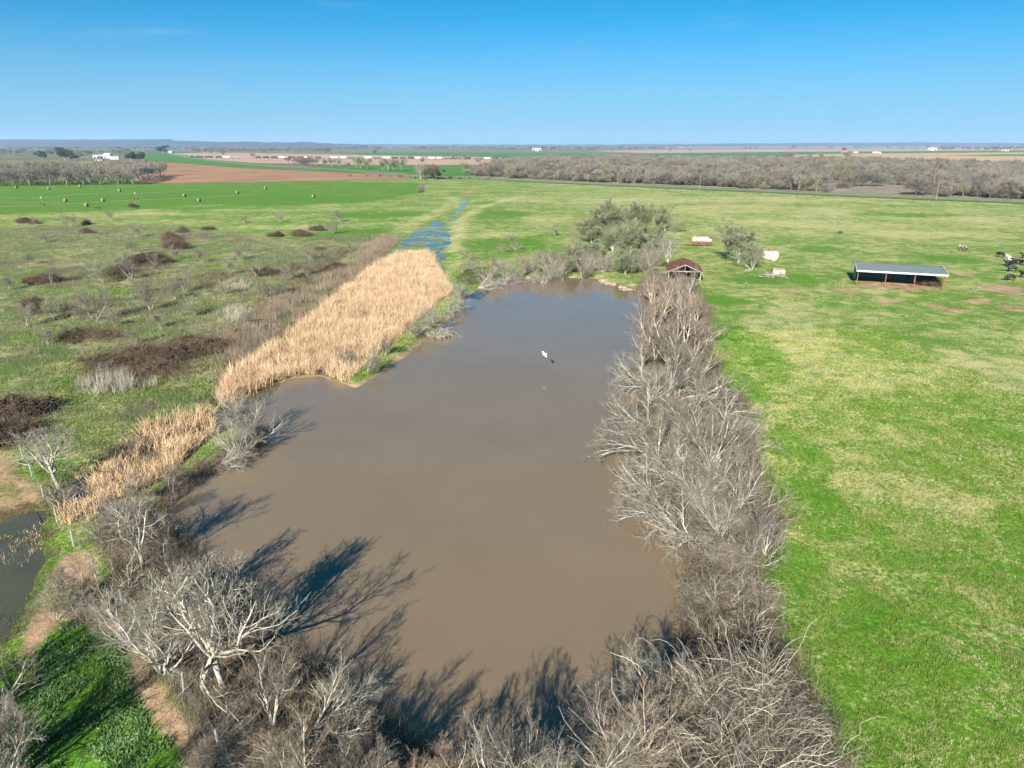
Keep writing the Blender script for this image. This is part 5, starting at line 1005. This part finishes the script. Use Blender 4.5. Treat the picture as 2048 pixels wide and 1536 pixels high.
# boulders on the far bank
def rock(px, py, r, label, seed):
    bm = bmesh.new(); bmesh.ops.create_icosphere(bm, subdivisions=3, radius=r); rr = np.random.default_rng(seed); off = rr.random(3) * 50
    for v in bm.verts:
        c = v.co / r; k = 1 + .45 * (float(fbm(np.array([c.x * 1.3 + off[0]]), np.array([c.y * 1.3 + c.z * 1.7 + off[1]]), seed, 3)[0]) - .5) * 2; v.co = Vector((c.x * r * k * 1.25, c.y * r * k, max(c.z, -.5) * r * k * .75))
    me = bpy.data.meshes.new('boulder'); bm.to_mesh(me); bm.free(); me.materials.append(M_ROCK); tag(link('boulder', me, None, G(px, py) + Vector((0, 0, r * .25)), seed), label, 'boulder')
for k, (px, py, r, lab) in enumerate([(1207, 558.5, .9, 'leftmost sandy boulder on the far bank'), (1217, 562, .8, 'second sandy boulder at the waterline of the far bank'), (1227, 564, .75, 'third sandy boulder of the short row by the water'), (1246, 571, .8, 'grey boulder in the pile at the far right corner of the pond'), (1255, 574, .65, 'right boulder of the corner pile'), (1250, 576, .55, 'lowest boulder of the corner pile touching the water'), (1262, 577, .5, 'small last boulder before the first shore tree')]): rock(px, py, r, lab, k + 3)
# brush lodge in the water
V, F_ = tubes(arcs(np.random.default_rng(77), 420, np.zeros(2), np.array([.75, .75]), .5, 1.7, 5, 1.5, .022)); o = link('brush_pile', npmesh('brush_pile', V, F_, M_TWIGW), None, (*P(872, 672, 0), -.05)); o.scale = (1.5, 1.1, 1.); tag(o, 'pale dome of piled sticks in the water beside the reed bank', 'stick pile')
# hay bales
bp_ = [(98, 380, 'hay bale nearest the orchard trees'), (160, 375, 'far hay bale by the end of the orchard'), (239, 384, 'hay bale alone in front of the ploughed field'), (131, 404, 'hay bale behind the wheel path near the left irrigation tower'), (206, 404, 'hay bale just behind the wheel path between the towers'), (173, 414, 'nearest hay bale in front of the wheel path'), (369, 394, 'hay bale behind the irrigation pipe end'), (398, 404, 'hay bale in front of the pipe end'), (475, 388, 'dark shadowed hay bale right of the irrigation rig'), (531, 379, 'far right hay bale on the upper hayfield'), (627, 396, 'last hay bale at the right, near the pale straw'), (33, 377, 'small hay bale at the far left under the orchard')]
bm_ = MB().lathe([(.02, -.76), (.7, -.77), (.92, -.7), (1., -.5), (.98, 0), (1., .5), (.92, .7), (.7, .77), (.02, .76)], 20, Matrix.Rotation(R(90), 4, 'X')).mesh('hay_bale', M_HAY, True)
for k, (px, py, lab) in enumerate(bp_):
    g = G(px, py); o = link('hay_bale', bm_, None, (g.x, g.y, g.z + .92), R(62 + (k * 37) % 40)); tag(o, lab, 'hay bale', 'round hay bales of the hayfield')
# dark feed troughs at the edge of the hayfield
for px, py, lab in ((196, 417.5, 'dark metal trough beside the nearest hay bale'), (272, 417, 'low dark trough farther right on the straw strip')):
    g = G(px, py); q = MB().box(-1.3, 1.3, -.4, .4, .35, .42).box(-1.3, 1.3, -.46, -.401, .35, .7).box(-1.3, 1.3, .401, .46, .35, .7).box(-1.36, -1.301, -.46, .46, .35, .7).box(1.301, 1.36, -.46, .46, .35, .7)
    for x in (-1.15, 1.05):
        for y in (-.35, .25): q.box(x, x + .1, y, y + .1, 0, .349)
    tag(q.build('feed_trough', M_BLACK, None, g, R(-8)), lab, 'trough')
# centre pivot irrigation rig
pv0 = Vector((*P(-330, 432), 0)); A1 = Vector((*P(85, 410), 0)); A2 = Vector((*P(272, 400), 0)); A3 = A2 + (A2 - A1) * .85; A0 = A1 - (A2 - A1)
iv = empty('irrigation_pivot', (A1.x, A1.y, .5)); tag(iv, 'long centre pivot irrigation pipe on wheeled towers across the hayfield', 'irrigation rig')
for p, q, last in ((A0, A1, 0), (A1, A2, 0), (A2, A3, 1)):
    d = q - p; L_ = d.length; dn = d / L_; sd_ = Vector((-dn.y, dn.x, 0)); sp = MB(); tr = MB(); pts = []
    for k in range(13): t = k / 12; c = p + d * t - A1; pts.append((c.x, c.y, 3.4 + (1.1 * math.sin(t * math.pi) if not last else .5 * t)))
    sp.tube(pts, .11, 6); sp.build('pipe', M_GALV, iv)
    for k in range(1, 12 if not last else 8):
        c = Vector(pts[k]); lo = c - Vector((0, 0, 1.1 - .3 * abs(k - 6) / 6))
        for s_ in (-1, 1): tr.bar(c, lo + sd_ * .8 * s_, .05)
        tr.bar(lo - sd_ * .8, lo + sd_ * .8, .05)
    for s_ in (-1, 1):
        pp = [Vector(pts[k]) - Vector((0, 0, 1.1 - .3 * abs(k - 6) / 6)) + sd_ * .8 * s_ for k in range(1, 12 if not last else 8)]
        tr.tube([pts[0]] + [tuple(v) for v in pp] + ([pts[12]] if not last else []), .03, 4)
    tr.build('truss', M_GALV, iv)
for p in (A0, A1, A2):
    c = p - A1; dn = (A2 - A1).normalized(); sd_ = Vector((-dn.y, dn.x, 0)); tw = MB()
    for s_ in (-1, 1): tw.bar(c + Vector((0, 0, 3.5)), c + sd_ * 1.9 * s_ + Vector((0, 0, .5)), .1)
    tw.bar(c - sd_ * 1.9 + Vector((0, 0, .5)), c + sd_ * 1.9 + Vector((0, 0, .5)), .14); tower = tw.build('tower', M_GALV, iv)
    MB().box(c.x - .3, c.x + .3, c.y - .3, c.y + .3, 3.55, 4.0).build('control_box', M_WHITE, tower)
    for s_ in (-1, 1): MB().lathe([(.25, -.14), (.62, -.14), (.66, 0), (.62, .14), (.25, .14)], 16, Matrix.Translation(c + sd_ * 1.9 * s_ + Vector((0, 0, .6))) @ Vector((dn.y, -dn.x, 0)).cross(Vector((0, 0, 1))).to_track_quat('Z', 'Y').to_matrix().to_4x4()).build('wheel', M_TYRE, tower)
# fences
def fence(name, pts, gap, h, label, mp, r=.06, strands=4):
    pts = np.array(pts); seg = np.linalg.norm(np.diff(pts, axis=0), axis=1); s_ = np.concatenate([[0], np.cumsum(seg)]); n = int(s_[-1] / gap); u = np.linspace(0, s_[-1], n + 1); X_ = np.interp(u, s_, pts[:, 0]); Y_ = np.interp(u, s_, pts[:, 1]); Z_ = height(X_, Y_)
    root = empty(name, (X_[0], Y_[0], Z_[0])); tag(root, label, 'fence'); rr = random.Random(4)
    for x, y, z in zip(X_, Y_, Z_):
        hh = h * rr.uniform(.9, 1.15); MB().tube([(x - X_[0], y - Y_[0], z - Z_[0] - .3), (x - X_[0] + rr.gauss(0, .04), y - Y_[0] + rr.gauss(0, .04), z - Z_[0] + hh)], [r, r * .85], 7).build('post', mp, root)
    for k in range(strands):
        zz = h * (.25 + .7 * k / max(strands - 1, 1)); MB().tube([(x - X_[0], y - Y_[0], z - Z_[0] + zz) for x, y, z in zip(X_, Y_, Z_)], .006 if r < .08 else .012, 3).build('wire', M_GALV, root)
fence('wire_fence', PX([(10, 855), (40, 905), (76, 976), (110, 1035), (165, 1120), (238, 1207), (310, 1310), (386, 1415), (470, 1560), (520, 1660)]), 5.2, 1.35, 'barbed wire fence on grey wooden posts along the muddy lane', M_OLDW, .075)
fence('roadside_fence', PX([(960, 364), (1100, 371), (1300, 380), (1480, 388), (1700, 398.5), (2048, 414), (2200, 421)]), 9, 1.3, 'low pasture fence running along the near side of the country road', M_OLDW, .10, 3)
# utility poles
for k, (px, py, h, lab) in enumerate([(1399, 381, 9.5, 'utility pole beside the road, third from the wood corner'), (1632, 386, 8, 'utility pole with a brush clump at its foot by the road'), (1872, 400, 9.5, 'tall utility pole at the right stretch of the road'), (1900, 393, 8.5, 'utility pole across the road right of the tall one'), (1116, 363, 8.5, 'first utility pole near the corner of the wood'), (1176, 367, 7.5, 'second utility pole along the edge of the wood'), (1235, 371, 9, 'utility pole midway along the front of the wood'), (541, 334, 9, 'lone utility pole by the road left of the tree line')]):
    g = P(px, py, .6); q = empty('utility_pole', (g[0], g[1], .6), R(35)); tag(q, lab, 'utility pole'); MB().tube([(0, 0, -.5), (0, 0, h)], [.13, .09], 8).build('pole', M_OLDW, q); MB().box(-1.1, 1.1, -.06, .06, h - .75, h - .6).build('crossarm', M_OLDW, q)
# the goods train: every wagon a thing
def wagon(kind, px0, px1, lab, base=True):
    xm = (px0 + px1) / 2; yr = np.interp(xm, [250, 380, 600, 800, 1000, 1110], [313.6, 315.6, 317.3, 318.2, 319.3, 319.6]); p0 = Vector((*P(px0, yr, .95), 0)); p1 = Vector((*P(px1, yr, .95), 0)); L_ = (p1 - p0).length * .95; c = (p0 + p1) / 2; az = math.atan2((p1 - p0).y, (p1 - p0).x)
    i = np.argmin(np.hypot(RAIL[:, 0] - c.x, RAIL[:, 1] - c.y)); c = Vector((RAIL[i, 0] * .0 + c.x, np.interp(c.x, RAIL[:, 0], RAIL[:, 1]), 1.0))
    q = empty('railway_wagon', c, az); tag(q, lab, 'railway wagon'); H_ = L_ / 2
    mats = {'white': M_WHITE, 'black': M_BLACK, 'green': M_DGREEN, 'tan': M_OLDW}[kind.split('_')[0]]
    if 'tank' in kind: MB().lathe([(.02, -H_ + .6), (1.0, -H_ + .65), (1.6, -H_ + 1.2), (1.65, 0), (1.6, H_ - 1.2), (1.0, H_ - .65), (.02, H_ - .6)], 14, Matrix.Translation((0, 0, 2.8)) @ Matrix.Rotation(R(90), 4, 'Y')).lathe([(.5, 0), (.5, .5), (.05, .55)], 10, Matrix.Translation((0, 0, 4.4))).build('tank', mats, q, smooth=False)
    elif 'hopper' in kind: MB().add([(-H_ + .3, -1.5, 4.6), (H_ - .3, -1.5, 4.6), (H_ - .3, 1.5, 4.6), (-H_ + .3, 1.5, 4.6), (-H_ + .3, -1.5, 2.9), (H_ - .3, -1.5, 2.9), (H_ - .3, 1.5, 2.9), (-H_ + .3, 1.5, 2.9), (-H_ * .62, -1.2, 1.1), (H_ * .62, -1.2, 1.1), (H_ * .62, 1.2, 1.1), (-H_ * .62, 1.2, 1.1)], [(0, 1, 2, 3), (0, 4, 5, 1), (1, 5, 6, 2), (2, 6, 7, 3), (3, 7, 4, 0), (4, 8, 9, 5), (5, 9, 10, 6), (6, 10, 11, 7), (7, 11, 8, 4), (11, 10, 9, 8)]).build('hopper', mats, q)
    else: MB().box(-H_ + .3, H_ - .3, -.3, .3, 1.1, 1.4).box(-H_ + .3, H_ - .3, -1.4, 1.4, 1.41, 3.1).build('body', mats, q)
    MB().box(-H_, H_, -.35, .35, .75, 1.05).build('frame', M_BLACK, q)
    for x in (-H_ + 1.9, H_ - 1.9):
        w_ = MB()
        for dx in (-.9, .9):
            for y in (-.75, .75): w_.lathe([(.1, -.07), (.46, -.07), (.46, .07), (.1, .07)], 12, Matrix.Translation((x + dx, y, .46)) @ Matrix.Rotation(R(90), 4, 'X'))
        w_.bar((x - .9, 0, .46), (x + .9, 0, .46), .5, .25).build('bogie', M_BLACK, q)
TR = [('black_tank', 380, 389, 'last short black wagon at the left end of the goods train'), ('black_tank', 390, 407, 'black tank wagon left of the first bare tree by the railway'), ('black_tank', 409, 427, 'black tank wagon behind the first bare tree by the railway'), ('black_tank', 432, 445, 'black tank wagon just left of the pale covered wagon'), ('white_hopper', 446, 463, 'pale covered hopper behind the second bare tree'), ('tan_gondola', 465, 482, 'rust grey low wagon before the gap with the round tree'),
 ('black_tank', 511, 524, 'black tank wagon right of the round lone tree'), ('black_tank', 526, 540, 'second black tank wagon right of the round lone tree'), ('black_tank', 542, 556, 'third black tank wagon, touching a white hopper'), ('white_hopper', 557, 577, 'long white hopper between two runs of black tank wagons'), ('black_tank', 578, 591, 'black tank wagon just right of the long white hopper'), ('black_tank', 593, 607, 'second black tank wagon right of the long white hopper'), ('white_hopper', 608, 614, 'very short white wagon end'), ('black_tank', 630, 643, 'lone dark tank wagon above the first row trees'),
 ('white_hopper', 660, 677, 'white hopper, left one of a touching pair'), ('white_hopper', 679, 694, 'low white hopper, right one of a touching pair'), ('green_gondola', 695, 709, 'dark green low wagon right of the white pair'), ('green_gondola', 711, 725, 'dark low wagon partly behind the tree line'), ('white_hopper', 727, 744, 'white hopper seen between the tree tops'), ('green_gondola', 746, 762, 'dull green wagon behind the tree tops'), ('white_hopper', 764, 781, 'pale wagon half hidden by the tree tops'), ('black_tank', 783, 797, 'black wagon right of the tree tops'), ('black_tank', 799, 813, 'black wagon in the middle of a dark run of three'), ('black_tank', 815, 828, 'black wagon at the right of a dark run of three'),
 ('white_hopper', 829, 842, 'white hopper left of the dark tall tree'), ('white_hopper', 856, 870, 'bright white hopper right of the dark tall tree'), ('white_hopper', 872, 884, 'second bright white hopper right of the dark tall tree'), ('green_gondola', 888, 905, 'dark low wagon after the bright white hoppers'), ('green_gondola', 907, 924, 'dark green low wagon above the small meadow'), ('black_tank', 926, 942, 'dark wagon above the right part of the small meadow'), ('green_gondola', 950, 966, 'dark green wagon left of the last white hopper'), ('white_hopper', 968, 981, 'white hopper near the start of the wood'), ('black_tank', 983, 1000, 'dark tank wagon right after the last tall white hopper'), ('black_tank', 1002, 1020, 'dark tank wagon over the wood corner'), ('green_gondola', 1022, 1041, 'dark low wagon near the right end of the train'), ('white_gondola', 1051, 1075, 'white flat wagon at the right end of the train')]
for q in TR: wagon(*q)
# farm buildings and other far buildings
def house(name, px0, px1, py, hgt, depth, wall, roof_, lab, cat, ridge_h=None, doors=2, rz=0.):
    p0, p1 = Vector((*P(px0, py, .6), 0)), Vector((*P(px1, py, .6), 0)); L_ = (p1 - p0).length; c = (p0 + p1) / 2; q = empty(name, (c.x, c.y + depth / 2, .55), rz); tag(q, lab, cat); H_, d2 = L_ / 2, depth / 2; rh = ridge_h or hgt * .45
    MB().add([(-H_, -d2, 0), (H_, -d2, 0), (H_, d2, 0), (-H_, d2, 0), (-H_, -d2, hgt), (H_, -d2, hgt), (H_, d2, hgt), (-H_, d2, hgt), (-H_, 0, hgt + rh), (H_, 0, hgt + rh)], [(0, 1, 5, 4), (2, 3, 7, 6), (3, 0, 4, 8, 7), (1, 2, 6, 9, 5)]).build('wall', wall, q)
    o = .5; V = [(-H_ - o, -d2 - o, hgt - o * rh / d2 + .02), (H_ + o, -d2 - o, hgt - o * rh / d2 + .02), (H_ + o, 0, hgt + rh + .02), (-H_ - o, 0, hgt + rh + .02), (-H_ - o, d2 + o, hgt - o * rh / d2 + .02), (H_ + o, d2 + o, hgt - o * rh / d2 + .02)]; V += [(x, y, z + .25) for x, y, z in V]
    MB().add(V, [(6, 7, 8, 9), (9, 8, 11, 10), (3, 2, 1, 0), (4, 5, 2, 3), (0, 1, 7, 6), (4, 10, 11, 5), (0, 6, 9, 3), (3, 9, 10, 4), (1, 2, 8, 7), (2, 5, 11, 8)]).build('roof', roof_, q)
    for k in range(doors):
        x = -H_ + L_ * (k + .5) / doors; MB().box(x - L_ * .1, x + L_ * .1, -d2 - .08, -d2 + .02, .05 if k % 2 == 0 else hgt * .35, hgt * .75).build('door' if k % 2 == 0 else 'window', M_GLASS, q)
    return q
house('farm_shed', 186, 207, 316.4, 5, 12, M_WHITE, M_WHITE, 'long low white farm shed behind the bare tree', 'farm building', 2, 3)
house('barn', 207.5, 220, 316.6, 8, 12, M_WHITE, M_WHITE, 'tall white barn beside the grain bins', 'barn', 3, 2)
def bin_(px, py, r, h, lab):
    x, y = P(px, py, .6); q = empty('grain_bin', (x, y, .5)); tag(q, lab, 'grain bin'); MB().lathe([(r, 0), (r, h)], 24).build('body', M_WHITE, q); MB().lathe([(r + .15, h - .02), (r * .25, h + r * .55), (.3, h + r * .6)], 24).build('roof', M_GALV, q); MB().box(-.6, .6, -r - .1, -r + .1, .2, 2.4).build('door', M_GLASS, q)
bin_(223.5, 319, 3.2, 6.0, 'left round white grain bin of three'); bin_(229.5, 319, 3.2, 6.2, 'middle round white grain bin of three'); bin_(236, 319, 3.4, 6.0, 'right round white grain bin of three')
house('low_shed', 190, 205, 321.6, 2.2, 7, M_GALV, M_ROOFG, 'low grey green roofed shed at the edge of the ploughed field', 'shed', 1.2, 2)
house('lone_house', 336, 344, 306.9, 4, 12, M_GREYR, M_GREYR, 'lone dark grey house by the big evergreen', 'house', 4, 2)
house('warehouse', 1065, 1082, 302.0, 13, 40, M_WHITE, M_ROOFG, 'large white warehouse in the distance beyond the railway', 'warehouse', 4, 3)
house('farmhouse', 1685, 1697, 305.8, 5, 14, M_WHITE, M_REDR, 'white farmhouse with a red roof beside dark trees', 'house', 5, 3); house('small_shed', 1708, 1716, 306, 4, 10, M_WHITE, M_GREYR, 'small pale shed right of the red roofed house', 'shed', 2, 1)
house('large_farmhouse', 1857, 1873, 301.6, 8, 20, M_WHITE, M_WHITE, 'white gabled farmstead on the far right fields', 'house', 6, 3); house('white_hall', 2004, 2018, 302.3, 6, 18, M_WHITE, M_REDR, 'far white and red building near the right edge', 'building', 4, 2)
# lorry on the far road
c = Vector((*P(1756, 307.3, .9), 0)); q = empty('semi_trailer_truck', (c.x, c.y, .9), R(-12)); tag(q, 'white articulated lorry driving on the far road', 'truck'); s_ = 1.35
MB().box(-13 * s_, 3 * s_, -1.7, 1.7, 1.6, 6.).build('trailer_box', M_WHITE, q); MB().box(3.6 * s_, 5.6 * s_, -1.6, 1.6, 1., 5.2).box(5.6 * s_ + .01, 7.6 * s_, -1.3, 1.3, 1., 2.9).build('cab', M_WHITE, q); MB().box(5.58 * s_, 5.62 * s_, -1.4, 1.4, 3.2, 4.8).build('windscreen', M_GLASS, q); MB().box(-13 * s_, 7 * s_, -1, 1, 1.0, 1.55).build('chassis', M_BLACK, q)
for x in (-11.5, -9.8, 1.6, 3.4, 6.6):
    for y in (-1.4, 1.4): MB().lathe([(.2, -.2), (.7, -.2), (.75, 0), (.7, .2), (.2, .2)], 14, Matrix.Translation((x * s_, y, .75)) @ Matrix.Rotation(R(90), 4, 'X')).build('wheel', M_TYRE, q)
# orange machine shelter within the wood
c = P(1978, 338, .6); q = empty('orange_container', (c[0], c[1], .6), R(-8)); tag(q, 'orange tan container with a dark open end among the bare trees', 'container'); MB().box(-10, 10, -2, 2, .3, 6.5).build('body', M_ORANGE, q); MB().box(-9.6, -3.2, -2.08, -1.95, 2.2, 6.).build('door', M_GLASS, q); MB().box(-10.2, 10.2, -2.2, 2.2, 6.51, 6.8).build('roof', M_ORANGE, q); MB().box(-9, -8, -1.6, 1.6, -.2, .29).box(8, 9, -1.6, 1.6, -.2, .29).build('skid', M_BLACK, q)

# ---------------------------------------------------------------- animals
def skin_mesh(name, verts, edges, radii, mats, sub=2, root=0):
    me = bpy.data.meshes.new(name + '_bones'); me.from_pydata(verts, edges, []); o = bpy.data.objects.new(name + '_bones', me); COL.objects.link(o)
    md = o.modifiers.new('skin', 'SKIN'); md.use_smooth_shade = True; s2 = o.modifiers.new('sub', 'SUBSURF'); s2.levels = sub; s2.render_levels = sub
    for k, r in enumerate(radii): me.skin_vertices[0].data[k].radius = r if isinstance(r, tuple) else (r, r)
    me.skin_vertices[0].data[root].use_root = True
    bpy.context.view_layer.update(); dg = bpy.context.evaluated_depsgraph_get(); out = bpy.data.meshes.new_from_object(o.evaluated_get(dg)); out.name = name
    bpy.data.objects.remove(o); bpy.data.meshes.remove(me)
    out.materials.clear(); out.materials.append(mats); return out
def cow_mesh(name, mat, graze):
    hd = (1.25, 0, .75) if graze else (1.38, 0, 1.45); mz = (1.45, 0, .30) if graze else (1.72, 0, 1.25); nk = (1.0, 0, 1.1) if graze else (1.05, 0, 1.35)
    v = [(-.85, 0, 1.12), (-.45, 0, 1.08), (0, 0, 1.03), (.45, 0, 1.05), (.75, 0, 1.12), nk, hd, mz, (-1.0, 0, 1.1), (-1.1, 0, .7), (-1.08, 0, .4)]
    e = [(0, 1), (1, 2), (2, 3), (3, 4), (4, 5), (5, 6), (6, 7), (0, 8), (8, 9), (9, 10)]; r = [(.3, .34), (.33, .38), (.36, .42), (.33, .4), (.26, .33), .2, .15, .09, .06, .03, .05]
    for s_ in (-1, 1):
        i = len(v); v += [(.6, s_ * .2, .75), (.62, s_ * .21, .4), (.6, s_ * .21, .03)]; e += [(3, i), (i, i + 1), (i + 1, i + 2)]; r += [.14, .075, .065]
        i = len(v); v += [(-.72, s_ * .21, .8), (-.82, s_ * .22, .48), (-.76, s_ * .22, .03)]; e += [(0, i), (i, i + 1), (i + 1, i + 2)]; r += [.19, .08, .065]
        i = len(v); v += [(hd[0] - .08, s_ * .27, hd[2] + .1)]; e += [(6, i)]; r += [.05]
    return skin_mesh(name, v, e, r, mat, 2, 2)
M_COWB = vmat('black_hide', (.008, .007, .007), (.016, .014, .013), 3, .6); M_COWW = vmat('cream_hide', (.62, .54, .42), (.74, .67, .55), 3, .8)
M_COWS = vmat('mottled_hide', (.05, .035, .028), (.60, .56, .50), 1.6, .8, stops=(.52, .56))
cows = {('b', 0): cow_mesh('cow', M_COWB, False), ('b', 1): cow_mesh('cow', M_COWB, True), ('w', 0): cow_mesh('cow', M_COWW, False), ('s', 0): cow_mesh('cow', M_COWS, False)}
for k, (px, py, c, gz, rz, lab) in enumerate([(1927, 502, 's', 0, 175, 'mottled dark and white cow standing alone left of the herd'), (2000.5, 514.5, 'b', 1, 110, 'black cow grazing apart above the herd'), (2016, 523, 'w', 0, 80, 'cream white cow behind two black ones'), (2016, 532, 'b', 0, 190, 'black cow in front of the cream white one'), (2026, 531, 'b', 1, 195, 'black cow overlapped in the middle of the herd'), (2032, 528.5, 'b', 0, 170, 'black cow standing at the back right of the herd'), (2047, 531, 'b', 1, 100, 'black cow cut by the right picture edge, upper one'), (2023, 543.5, 'b', 0, 165, 'black cow walking left below the close group'), (2020, 561.5, 'b', 1, 180, 'lowest black cow grazing with head down'), (2047, 556, 'b', 0, 110, 'black cow cut by the right picture edge, lower one'), (2050, 517, 'b', 0, 170, 'black cow at the right edge highest up'), (1680.5, 468.5, 'b', 1, 170, 'single tiny black calf far out in the open pasture')]):
    g = G(px, py); o = link('cow', cows[(c, gz if (c, gz) in cows else 0)], None, g, R(rz)); o.scale = (1.05,) * 3 if k < 11 else (.7,) * 3; tag(o, lab, 'cow', 'herd of cattle')
# white egrets
M_EGRET = vmat('white_feathers', (.78, .78, .76), (.86, .86, .84), 6, .7); M_BEAK = pm('yellow_beak', (.6, .38, .05), .5)
def wing(s_):
    o = MB(); pr = [(.0, .16, -.16, .03), (.25, .2, -.17, .05), (.5, .17, -.2, .07), (.8, .06, -.2, .05), (.98, -.08, -.17, .02)]; V = []; F = []
    for y, xa, xb, z in pr: V += [(xa, s_ * (.06 + y), z + .012), (xb, s_ * (.06 + y), z + .004), (xb, s_ * (.06 + y), z - .004), (xa, s_ * (.06 + y), z - .012)]
    for k in range(len(pr) - 1):
        for j in range(4): a_, b2 = k * 4 + j, k * 4 + (j + 1) % 4; f = (a_, b2, b2 + 4, a_ + 4); F.append(f if s_ > 0 else f[::-1])
    F += [(3, 2, 1, 0), (16, 17, 18, 19)]; return o.add(V, F).mesh('wing', M_EGRET)
eb = skin_mesh('egret', [(-.45, 0, 0), (-.2, 0, 0), (.05, 0, 0), (.25, 0, .03), (.33, 0, -.05), (.42, 0, .03), (.62, 0, .02)], [(k, k + 1) for k in range(6)], [(.07, .02), .10, .12, .07, .05, .045, .008], M_EGRET, 2, 2)
ws = [wing(-1), wing(1)]; legs = MB().tube([(-.3, .03, -.04), (-.8, .03, -.03)], .012, 5).tube([(-.3, -.03, -.04), (-.8, -.03, -.03)], .012, 5).mesh('leg', M_BLACK)
ld = Vector((math.sin(R(SUN_AZ)) * math.cos(R(SUN_EL)), math.cos(R(SUN_AZ)) * math.cos(R(SUN_EL)), -math.sin(R(SUN_EL)))); Sg = Vector((*P(1105, 723, 0), 0))
def proj(p): x, y, z = p.x, p.y * _cp - (p.z - HCAM) * _sp, -p.y * _sp - (p.z - HCAM) * _cp; return 1024 + FPX * x / y, 768 + FPX * z / y
best = min((abs(proj(Sg - ld * t)[0] - 1089) + abs(proj(Sg - ld * t)[1] - 714), t) for t in np.arange(.5, 30, .1))[1]
bd = empty('flying_egret', Sg - ld * best, R(25)); tag(bd, 'white egret gliding low over the pond above its shadow', 'bird'); link('body', eb, bd)
for m in ws: link('wing', m, bd)
link('legs', legs, bd); bd.scale = (.7,) * 3; bd.rotation_euler = (R(18), R(-8), R(20))
st = skin_mesh('egret', [(-.3, 0, .62), (-.1, 0, .66), (.1, 0, .72), (.2, 0, .88), (.17, 0, 1.02), (.24, 0, 1.1), (.42, 0, 1.07), (0, .05, .3), (.02, .05, 0), (0, -.05, .3), (.02, -.05, 0)], [(0, 1), (1, 2), (2, 3), (3, 4), (4, 5), (5, 6), (1, 7), (7, 8), (1, 9), (9, 10)], [.05, .11, .1, .04, .035, .045, .008, .02, .014, .02, .014], M_EGRET, 2, 1)
for px, py, lab in ((791, 512, 'white egret standing at the upper left corner of the cattails'),): g = G(px, py); tag(link('egret', st, None, g + Vector((0, 0, .0)), 1.), lab, 'bird')
dkb = eb.copy(); dkb.materials[0] = M_BLACK; dkw = [m.copy() for m in ws]
for m in dkw: m.materials[0] = M_BLACK
for k, (px, py) in enumerate([(1327, 212.4), (1332, 211.5), (1335.5, 211.5), (1340.5, 214.5), (1342, 220)]):
    z0 = 450.; u, v = (px - 1024) / FPX, (py - 768) / FPX; p = (u * z0, (_cp - v * _sp) * z0, HCAM - (_sp + v * _cp) * z0); q = empty('distant_bird', p, R(70 + 20 * k)); q.scale = (1.0,) * 3; tag(q, 'tiny dark bird of a small flock high over the wood', 'bird', 'distant flock of birds')
    link('body', dkb, q); [link('wing', m, q) for m in dkw]
# loose branches on bare soil at the left edge
logs(30, 935, 3, .5, 1.8, .05, 'crooked dark branch lying on bare soil at the left edge', 9)
# ---------------------------------------------------------------- air
m = bpy.data.materials.new('haze_air'); m.use_nodes = True; m.node_tree.nodes.clear(); t = NT(m.node_tree); out = t.n('ShaderNodeOutputMaterial'); pvn = t.n('ShaderNodeVolumePrincipled', {'Color': (.45, .68, 1.0), 'Density': HAZE, 'Anisotropy': .1}); m.node_tree.links.new(pvn.outputs[0], out.inputs['Volume'])
tag(MB().box(-18000, 18000, -400, 17000, -3.0, 190).build('haze', m), 'thin blue air haze over the plain', kind='stuff')
